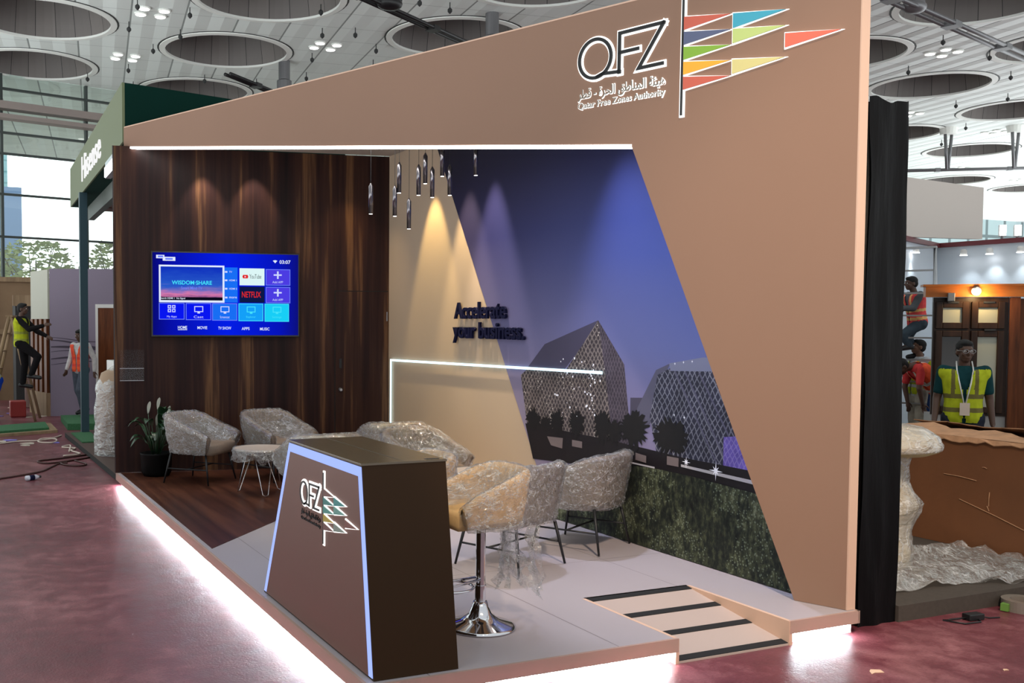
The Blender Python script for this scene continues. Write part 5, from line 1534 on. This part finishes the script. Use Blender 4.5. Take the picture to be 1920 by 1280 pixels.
# man behind the box
J = stand(); J.update(look=(-.30, 1, -.02), wR=(.27, .10, .90), wL=(-.27, .03, .88))
def lanyard(t, J, H):
    mb = MB()
    for s in (-1, 1): mb.tube([(s * .07, -.02, 1.53), (s * .075, .10, 1.44), (s * .05, .155, 1.30), (.03 * s * .3, .165, 1.10)], .007, 6)
    link('lanyard', mb, M['white'], t, True)
    mb = MB(); mb.box((.0, .172, 1.04), (.09, .006, .13)); link('badge', mb, mat('badge_card', rgb(216, 196, 180), .5), t)
    mb = MB()
    for s in (-1, 1):
        c = H(s * .034, .108, .006); n = 14
        pts = [c + V((.026 * cos(2 * pi * k / n), 0, .019 * sin(2 * pi * k / n))) for k in range(n + 1)]
        mb.tube(pts, .0022, 5); mb.tube([H(s * .06, .105, .01), H(s * .078, .0, .01)], .0022, 5)
    mb.tube([H(-.010, .110, .010), H(.010, .110, .010)], .0022, 5)
    link('glasses', mb, M['steel'], t, True)
person('man in glasses with lanyard, yellow vest over teal shirt, standing behind the cardboard box', (7.86, 2.50, .112), toward(-.75, -.66), J, SKIN, cloth('teal_shirt', rgb(20, 58, 62)), 'short', cloth('dark_trousers', rgb(40, 44, 56)), YEL, TAPE2, extras=lanyard)
# bending man
J = stand(); J.update(pelvis=(0, -.08, .95), chest=(0, .18, 1.20), neck=(0, .36, 1.29), head=(0, .50, 1.28), look=(0, .75, -.65), headup=(0, .65, .75), sL=(-.18, .30, 1.25), sR=(.18, .30, 1.25), eL=(-.2, .33, .96), wL=(-.18, .26, .72), eR=(.2, .34, .96), wR=(.18, .30, .72),
                      hL=(-.095, -.10, .92), hR=(.095, -.10, .92), kL=(-.1, -.04, .50), kR=(.1, -.02, .50), aL=(-.1, -.10, .085), aR=(.1, -.1, .085), tL=(-.12, .08, .03), tR=(.12, .08, .03))
person('man bending forward in red shirt, orange vest and blue jeans beside the window display', (11.98, 5.98, .112), toward(*LEFT), J, SKIN, cloth('red_shirt', rgb(196, 60, 62)), 'short', cloth('blue_jeans', rgb(30, 50, 92)), ORA)
# man behind him
J = stand(); J.update(look=(.1, 1, .25), headup=(0, -.2, 1), eR=(.2, .22, 1.22), wR=(.1, .44, 1.25), eL=(-.2, .22, 1.22), wL=(-.1, .44, 1.22))
person('man in pale patterned shirt and yellow vest looking up at the ladder', (12.22, 6.42, .05), toward(*LEFT), J, SKIN2, cloth('pale_shirt', rgb(190, 192, 196)), 'long', cloth('khaki_trousers', rgb(170, 160, 146)), YEL)
# man on the ladder
J = stand(); J.update(pelvis=(0, 0, .62), chest=(0, .06, .96), neck=(0, .08, 1.15), head=(0, .13, 1.285), sL=(-.19, .07, 1.09), sR=(.19, .07, 1.09), eL=(-.22, .2, .86), wL=(-.14, .44, .86), eR=(.22, .18, .84), wR=(.14, .42, .80),
                      hL=(-.095, 0, .60), hR=(.095, 0, .60), kL=(-.12, .30, .42), kR=(.12, .10, .24 + .12), aL=(-.12, .20, .085 + .14), tL=(-.13, .38, .17), aR=(.12, -.10, .085), tR=(.13, .08, .03))
person('man in grey shirt and coral red vest climbing the silver step ladder', (12.12, 6.40, 1.50), toward(*LEFT), J, SKIN, cloth('grey_shirt', rgb(86, 88, 92)), 'long', cloth('grey_jeans', rgb(62, 74, 84)), REDV, cloth('vest_gold_band', rgb(240, 190, 120)), scale=.92)

# ------------------------------------------------------------------ left: green stand, mauve wall, workers
M['green_dark'] = mat('dark_green', rgb(6, 40, 34), .8, spec=.08)
M['green_lit'] = mat('lit_green', rgb(96, 104, 74), .7)  # header green lightened, painting the light on its aisle side
hA, hB = V((.17, 8.28)), V((.42, 15.9))
gs = thing('booth_header', 'green overhead header box of the neighbouring stand with white brand letters', 'header', (hA.x, hA.y, 4.3))
Bg = gs.location.copy()
HFr = Fr((hB.x, hB.y, 0), (hA.x - hB.x, hA.y - hB.y, 0)); HL = (hB - hA).length
RFr = Fr((hA.x, hA.y, 0), (1.48, .34, 0))
mb = MB(); mb.prism(XY, [(hA.x + .012, hA.y), (hA.x + 3.3, hA.y + .76), (hB.x + 3.4, hB.y), (hB.x + .012, hB.y)], 4.28, 5.02); link('box', mb, M['green_dark'], gs, world=Bg)
mb = MB(); mb.fbox(HFr, 0, HL, 4.28, 5.02, -.02, .012); link('side_panel', mb, M['green_lit'], gs, world=Bg)
mb = MB(); mb.text(Fr(HFr(2.46, 4.45, 0), HFr.u, HFr.v, HFr.n), 'Hisense', 2.85, .42, .012, .03, -.004); link('lettering', mb, emit('letter_white', (1, 1, 1, 1), 0.95), gs, world=Bg)
mb = MB(); mb.fbox(HFr, .2, HL, 4.02, 4.28, -.42, -.30); link('lower_beam', mb, mat('beam_grey_green', rgb(66, 74, 66), .6), gs, world=Bg)
M['slat'] = mat('brown_slats', rgb(110, 72, 46), .6)
for k in range(9):
    mb = MB(); mb.bx(.75, 3.3, 8.9 + k * .76, 8.9 + k * .76 + .66, 4.20, 4.26); link('ceiling_slat', mb, M['slat'], gs, world=Bg)
fl = thing('flood_light', 'bright white flood light under the green header', 'flood light', HFr(6.4, 4.1, .02))
mb = MB(); mb.fbox(HFr, 5.85, 7.0, 4.06, 4.281, -.06, .02); link('housing', mb, M['steel'], fl, world=fl.location)
mb = MB(); mb.fbox(HFr, 5.88, 6.97, 4.07, 4.2, .021, .035); link('lens', mb, emit('flood_white', (1, 1, .97, 1), 8), fl, world=fl.location)
t = thing('stand_post', 'dark teal square post at the corner of the green stand', 'post', (.345, 13.55, .08))
mb = MB(); mb.bx(-.065, .065, -.065, .065, 0, 4.2); link('shaft', mb, mat('teal_post', rgb(34, 62, 72), .5), t)
mb = MB(); mb.prism(XY, [(.06, 8.2), (.02, 13.7), (.25, 13.9), (3.4, 13.9), (3.4, 8.95), (1.0, 8.3)], 0, .08, 1, 0)
tag(link('green_platform', mb, [M['gap'], mat('brown_deck', rgb(70, 46, 38), .6)]), 'low dark platform edge under the green stand', 'platform')
M['turf'] = mat('green_turf', rgb(52, 104, 66), .95, var=.25, vscale=60, bump=.6, bscale=150)
mb = MB(); mb.prism(XY, [(.10, 12.0), (.10, 13.48), (.27, 13.48), (.27, 13.63), (.42, 13.63), (.42, 12.0)], .081, .10)
tag(link('turf_mat', mb, M['turf']), 'green turf strip around the foot of the dark teal post', 'turf mat')
mb = MB(); mb.prism(XY, [(.20, 14.9), (1.2, 14.6), (1.4, 16.7), (.28, 16.8)], 0, .12)
tag(link('turf_mat', mb, M['turf']), 'raised green turf pad under the walking man in orange', 'turf mat')
tr = thing('turf_tray', 'long wooden tray with green turf on the aisle floor at left', 'turf tray', (-.6, 14.9, 0))
mb = MB(); mb.prism(XY, [(-1.4, 14.0), (-.02, 14.5), (.0, 15.95), (-1.4, 15.3)], 0, .05); link('frame', mb, M['wood_pale'], tr, world=tr.location)
mb = MB(); mb.prism(XY, [(-1.4, 14.12), (-.16, 14.62), (-.12, 15.8), (-1.4, 15.2)], .05, .09); link('turf', mb, M['turf'], tr, world=tr.location)
# wrapped bundle beside our wall
bd = thing('wrapped_bundle', 'tall roll wrapped in cloudy plastic beside the dark wall end', 'bundle', (.42, 10.4, .082))
mb = MB(); mb.lathe([(.20, 0), (.30, .02), (.31, .6), (.30, 1.0), (.24, 1.2), (.10, 1.27)], n=32); link('core', mb, mat('beige_roll', rgb(168, 142, 118), .8), bd, True)
mb = MB(); n = 48; vs = []
for j in range(37):
    z = 1.30 * j / 36
    for k in range(n):
        a = 2 * pi * k / n; r = .335 if z < .9 else .335 - .25 * ((z - .9) / .4) ** 2
        p = V((cos(a), sin(a), z * 2)); q = r + .03 * noise.noise(p * 2) + .015 * noise.noise(p * 6)
        vs.append((q * cos(a), q * sin(a), z))
mb.add(vs, [(j * n + k, j * n + (k + 1) % n, (j + 1) * n + (k + 1) % n, (j + 1) * n + k) for j in range(36) for k in range(n)])
link('plastic_wrap', mb, M['film_thick'], bd, True, fixn=False)
mb = MB(); mb.bx(.62, .9, 10.7, 10.78, .08, 4.0)
tag(link('pale_panel', mb, mat('sage_panel', rgb(150, 156, 138), .7)), 'narrow sage green panel between bundle and dark wall end', 'panel')
mb = MB(); mb.bx(.48, 1.3, 11.2, 11.9, .08, 1.42)
tag(link('white_cabinet', mb, M['white'], bevel=.01), 'white cabinet just visible behind the wrapped bundle', 'cabinet')
# mauve wall
mv = thing('mauve_wall', 'pale mauve partition with dark wave lines behind the walking man', 'partition', (1.0, 18.0, 0))
B_ = mv.location.copy()
MF = Fr((.20, 18.0, 0), (1.15, -.45, 0))
mb = MB(); mb.fbox(MF, 0, 3.2, 0, 3.18, -1.2, 0); link('panel', mb, mat('mauve', rgb(134, 122, 140), .7), mv, world=B_)
mb = MB()
for b0, am, w in ((1.66, .05, .018), (1.56, .08, .04), (1.47, .03, .06), (1.36, .06, .02), (1.24, .04, .05), (1.14, .05, .02)):
    n = 24
    top = [(.02 + 1.2 * k / n, b0 + am * sin(k / n * 3.3 + b0 * 5) + w / 2 * (.4 + .6 * sin(pi * k / n))) for k in range(n + 1)]
    bot = [(a, b - w * (.4 + .6 * sin(pi * k / n))) for k, (a, b) in enumerate(top)]
    for k in range(n): mb.prism(MF, [bot[k], bot[k + 1], top[k + 1], top[k]], .001, .003)
link('wave_lines', mb, mat('plum_line', rgb(66, 56, 72), .7), mv, world=B_)
mb = MB(); mb.fbox(MF, .98, 1.9, 0.02, 2.42, .002, .03); link('door_frame', mb, M['white'], mv, world=B_)
mb = MB(); mb.fbox(MF, 1.04, 1.8, .02, 2.34, .03, .05); link('door_leaf', mb, M['wood_red'], mv, world=B_)
mb = MB()
SF = Fr((-.05, 19.2, 0), (.25, -1.2, 0))
link('end_panel', MB().fbox(SF, 0, 1.22, 2.1, 3.16, 0, .04), mat('cream_end', rgb(176, 176, 162), .7), mv, world=B_)
for a in (0.02, .34, .66, 1.0):
    link('end_post', MB().fbox(SF, a, a + .17, .1, 2.1, 0, .06), M['wood_red'], mv, world=B_)
link('end_plinth', MB().fbox(SF, 0, 1.22, 0, .5, 0, .09), M['wood_pale'], mv, world=B_)
# crates behind
cr1 = thing('wooden_crate', 'tall open board crate standing behind the man on the wooden ladder', 'crate', (.1, 23.5, 0))
B_ = cr1.location.copy()
mb = MB(); mb.bx(-.75, 1.2, 23.1, 24.6, 0, 3.2); link('body', mb, M['crate'], cr1, world=B_)
for q in (mb_ for mb_ in (MB().bx(-.75, 1.2, 23.04, 23.1, 3.08, 3.2), MB().bx(-.75, -.62, 23.04, 23.1, 0, 3.08), MB().bx(.28, .38, 23.04, 23.1, 1.8, 3.08), MB().bx(-.75, 1.2, 23.04, 23.1, 1.72, 1.85))):
    link('batten', q, M['wood_pale'], cr1, world=B_)
cr2 = thing('market_kiosk', 'low kiosk with a painted dark opening below a pale wooden board, in front of the crate', 'kiosk', (.3, 21.2, 0))
B_ = cr2.location.copy()
link('body', MB().bx(-.3, .9, 21.0, 22.0, 0, 2.45), mat('recess_shade', rgb(44, 42, 42), .8), cr2, world=B_)  # solid body, its dark colour stands for shade in the opening
link('board', MB().bx(-.36, .9, 20.92, 21.0, 2.42, 2.68), M['wood_pale'], cr2, world=B_)
mb = MB(); mb.lathe([(.14, 0), (.16, .02), (.17, .68), (.18, .70)], (.02, 20.5, 0), 20)
tag(link('waste_bin', mb, mat('taupe_bin', rgb(110, 84, 76), .6)), 'small taupe bin at the foot of the mauve wall end', 'bin')
step_ladder('step_ladder', 'wooden step ladder in the aisle at far left carrying the man in black', (-.62, 17.35, 0), toward(.95, -.2), 2.15, .75, M['wood_pale'], 5, 1.0, .035)
J = stand(); J.update(look=(0, 1, .05), eR=(.22, .22, 1.22), wR=(.16, .50, 1.30), eL=(-.22, .25, 1.18), wL=(-.12, .48, 1.08), kR=(.11, .36, .66), aR=(.11, .22, .28), tR=(.12, .40, .23), pelvis=(0, -.02, .92))
person('man in black shirt and yellow vest standing on the wooden ladder, reaching right', (-.48, 16.55, .70), toward(.93, -.36), J, SKIN, cloth('black_shirt', rgb(24, 22, 24)), 'long', cloth('black_trousers', rgb(22, 20, 22)), YEL, cloth('vest_olive_band', rgb(150, 158, 70)), scale=.97)
J = stand(); J.update(pelvis=(0, -.1, .84), chest=(0, .14, 1.10), neck=(0, .30, 1.24), head=(0, .42, 1.30), look=(0, .9, -.4), sL=(-.19, .24, 1.18), sR=(.19, .24, 1.18), eR=(.22, .22, .9), wR=(.2, .36, .7), eL=(-.22, .22, .9), wL=(-.2, .36, .7), hL=(-.095, -.1, .82), hR=(.095, -.1, .82), kL=(-.11, .06, .46), kR=(.11, .1, .46))
person('stooping worker in bright blue with a yellow vest, cut by the left edge', (-1.02, 17.5, 0), toward(-.6, -.8), J, SKIN, cloth('blue_shirt', rgb(20, 130, 190)), 'long', cloth('royal_blue_trousers', rgb(24, 70, 190)), YEL)
J = stand(); J.update(look=(-.1, 1, -.15), eL=(-.26, -.12, 1.15), wL=(-.27, -.10, .90), eR=(.25, .02, 1.15), wR=(.23, .16, .93), kL=(-.10, .16, .52), aL=(-.10, .06, .12), tL=(-.11, .24, .06), kR=(.10, -.02, .50), aR=(.10, -.26, .10), tR=(.11, -.10, .03))
person('man in orange vest, white shirt and grey jeans walking behind the teal post', (.68, 16.75, .122), toward(-.75, -.66), J, SKIN, cloth('white_shirt', rgb(196, 192, 192)), 'long', cloth('charcoal_jeans', rgb(78, 84, 96)), ORA, cloth('vest_red_band', rgb(220, 70, 60)))
# cables, bottle and scraps on the aisle carpet
def cable(label, pts, r, m):
    P = [V((x, y, r)) for x, y in pts]; Q = []
    for i in range(len(P) - 1):
        p0 = P[max(0, i - 1)]; p1 = P[i]; p2 = P[i + 1]; p3 = P[min(len(P) - 1, i + 2)]
        for k in range(6):
            u = k / 6
            Q.append(.5 * ((2 * p1) + (p2 - p0) * u + (2 * p0 - 5 * p1 + 4 * p2 - p3) * u * u + (3 * p1 - p0 - 3 * p2 + p3) * u ** 3))
    Q.append(P[-1])
    mb = MB(); mb.tube(Q, r, 6); tag(link('cable', mb, m, smooth=True), label, 'cable', 'cables on the aisle carpet')
DK = mat('brown_cable', rgb(66, 34, 30), .6); PC = mat('pale_cable', rgb(206, 190, 178), .6)
cable('thin dark cable running from the left edge across the aisle carpet', [(-1.6, 8.85), (-1.296, 9.013), (-1.058, 9.18), (-.751, 9.476), (-.608, 9.8), (-.433, 10.2), (-.327, 10.225)], .012, DK)
cable('looped reddish cable on the aisle carpet by the stand edge', [(.047, 10.685), (-.271, 10.415), (-.564, 10.252), (-.703, 10.406), (-.671, 10.577), (-.433, 10.7), (-.145, 10.884), (.03, 11.0)], .013, DK)
cable('short dark loop of cable just below the reddish loop', [(-.433, 10.2), (-.373, 9.97), (-.203, 9.83), (-.097, 9.99), (-.204, 10.39)], .012, DK)
cable('pale cable coil on the carpet before the turf tray', [(-1.4, 12.8), (-1.089, 12.99), (-.781, 13.21), (-.483, 13.19), (-.22, 13.385), (-.171, 13.164), (-.276, 12.817), (-.479, 12.994), (-.399, 13.456), (-.185, 13.534), (-.02, 13.9)], .014, PC)
cable('tangle of pale cable at the edge of the green stand', [(-.3, 11.0), (-.039, 11.15), (-.12, 11.6), (-.02, 11.9), (-.2, 12.1), (-.05, 12.3), (-.16, 11.5)], .014, PC)
bt = thing('water_bottle', 'small clear water bottle lying on the aisle carpet', 'bottle', (-.92, 8.78, .036))
mb = MB(); mb.lathe([(.02, -.10), (.033, -.09), (.034, .05), (.015, .085), (.014, .10)], n=20); me = mb.mesh('body'); me.transform(Matrix.Rotation(pi / 2, 4, 'Y') @ Matrix.Identity(4)); me.transform(Matrix.Rotation(.5, 4, 'Z'))
link('body', me, mat('bottle_plastic', rgb(190, 190, 200), .1), bt, True)
mb = MB(); mb.lathe([(.0348, -.05), (.0348, .02)], n=20); me = mb.mesh('label'); me.transform(Matrix.Rotation(pi / 2, 4, 'Y')); me.transform(Matrix.Rotation(.5, 4, 'Z')); link('paper_label', me, M['navy'], bt, True)
mb = MB(); mb.lathe([(.017, .095), (.017, .12)], n=16); me = mb.mesh('cap'); me.transform(Matrix.Rotation(pi / 2, 4, 'Y')); me.transform(Matrix.Rotation(.5, 4, 'Z')); link('cap', me, M['black'], bt, True)
rn = random.Random(9)
for k in range(14):
    x = rn.uniform(-1.1, .0); y = rn.uniform(17.5, 21.5) if k < 9 else rn.uniform(12.5, 13.6); s = rn.uniform(.05, .16)
    mb = MB(); pts = []
    for i in range(7):
        a = 2 * pi * i / 7; q = s * rn.uniform(.5, 1); pts.append((x + q * cos(a), y + q * sin(a)))
    mb.prism(XY, pts, .002, .012)
    tag(link('floor_scrap', mb, mat('scrap', rgb(196, 184, 170) if k % 3 else rgb(120, 110, 190), .7)), 'torn packing scrap on the aisle floor at far left', 'scrap', 'packing scraps on the aisle floor')
mb = MB(); mb.bx(-.62, -.30, 18.0, 18.4, 0, .34)
tag(link('red_crate', mb, mat('red_plastic', rgb(150, 40, 36), .5), bevel=.02), 'small red crate on the floor behind the wooden ladder', 'crate')
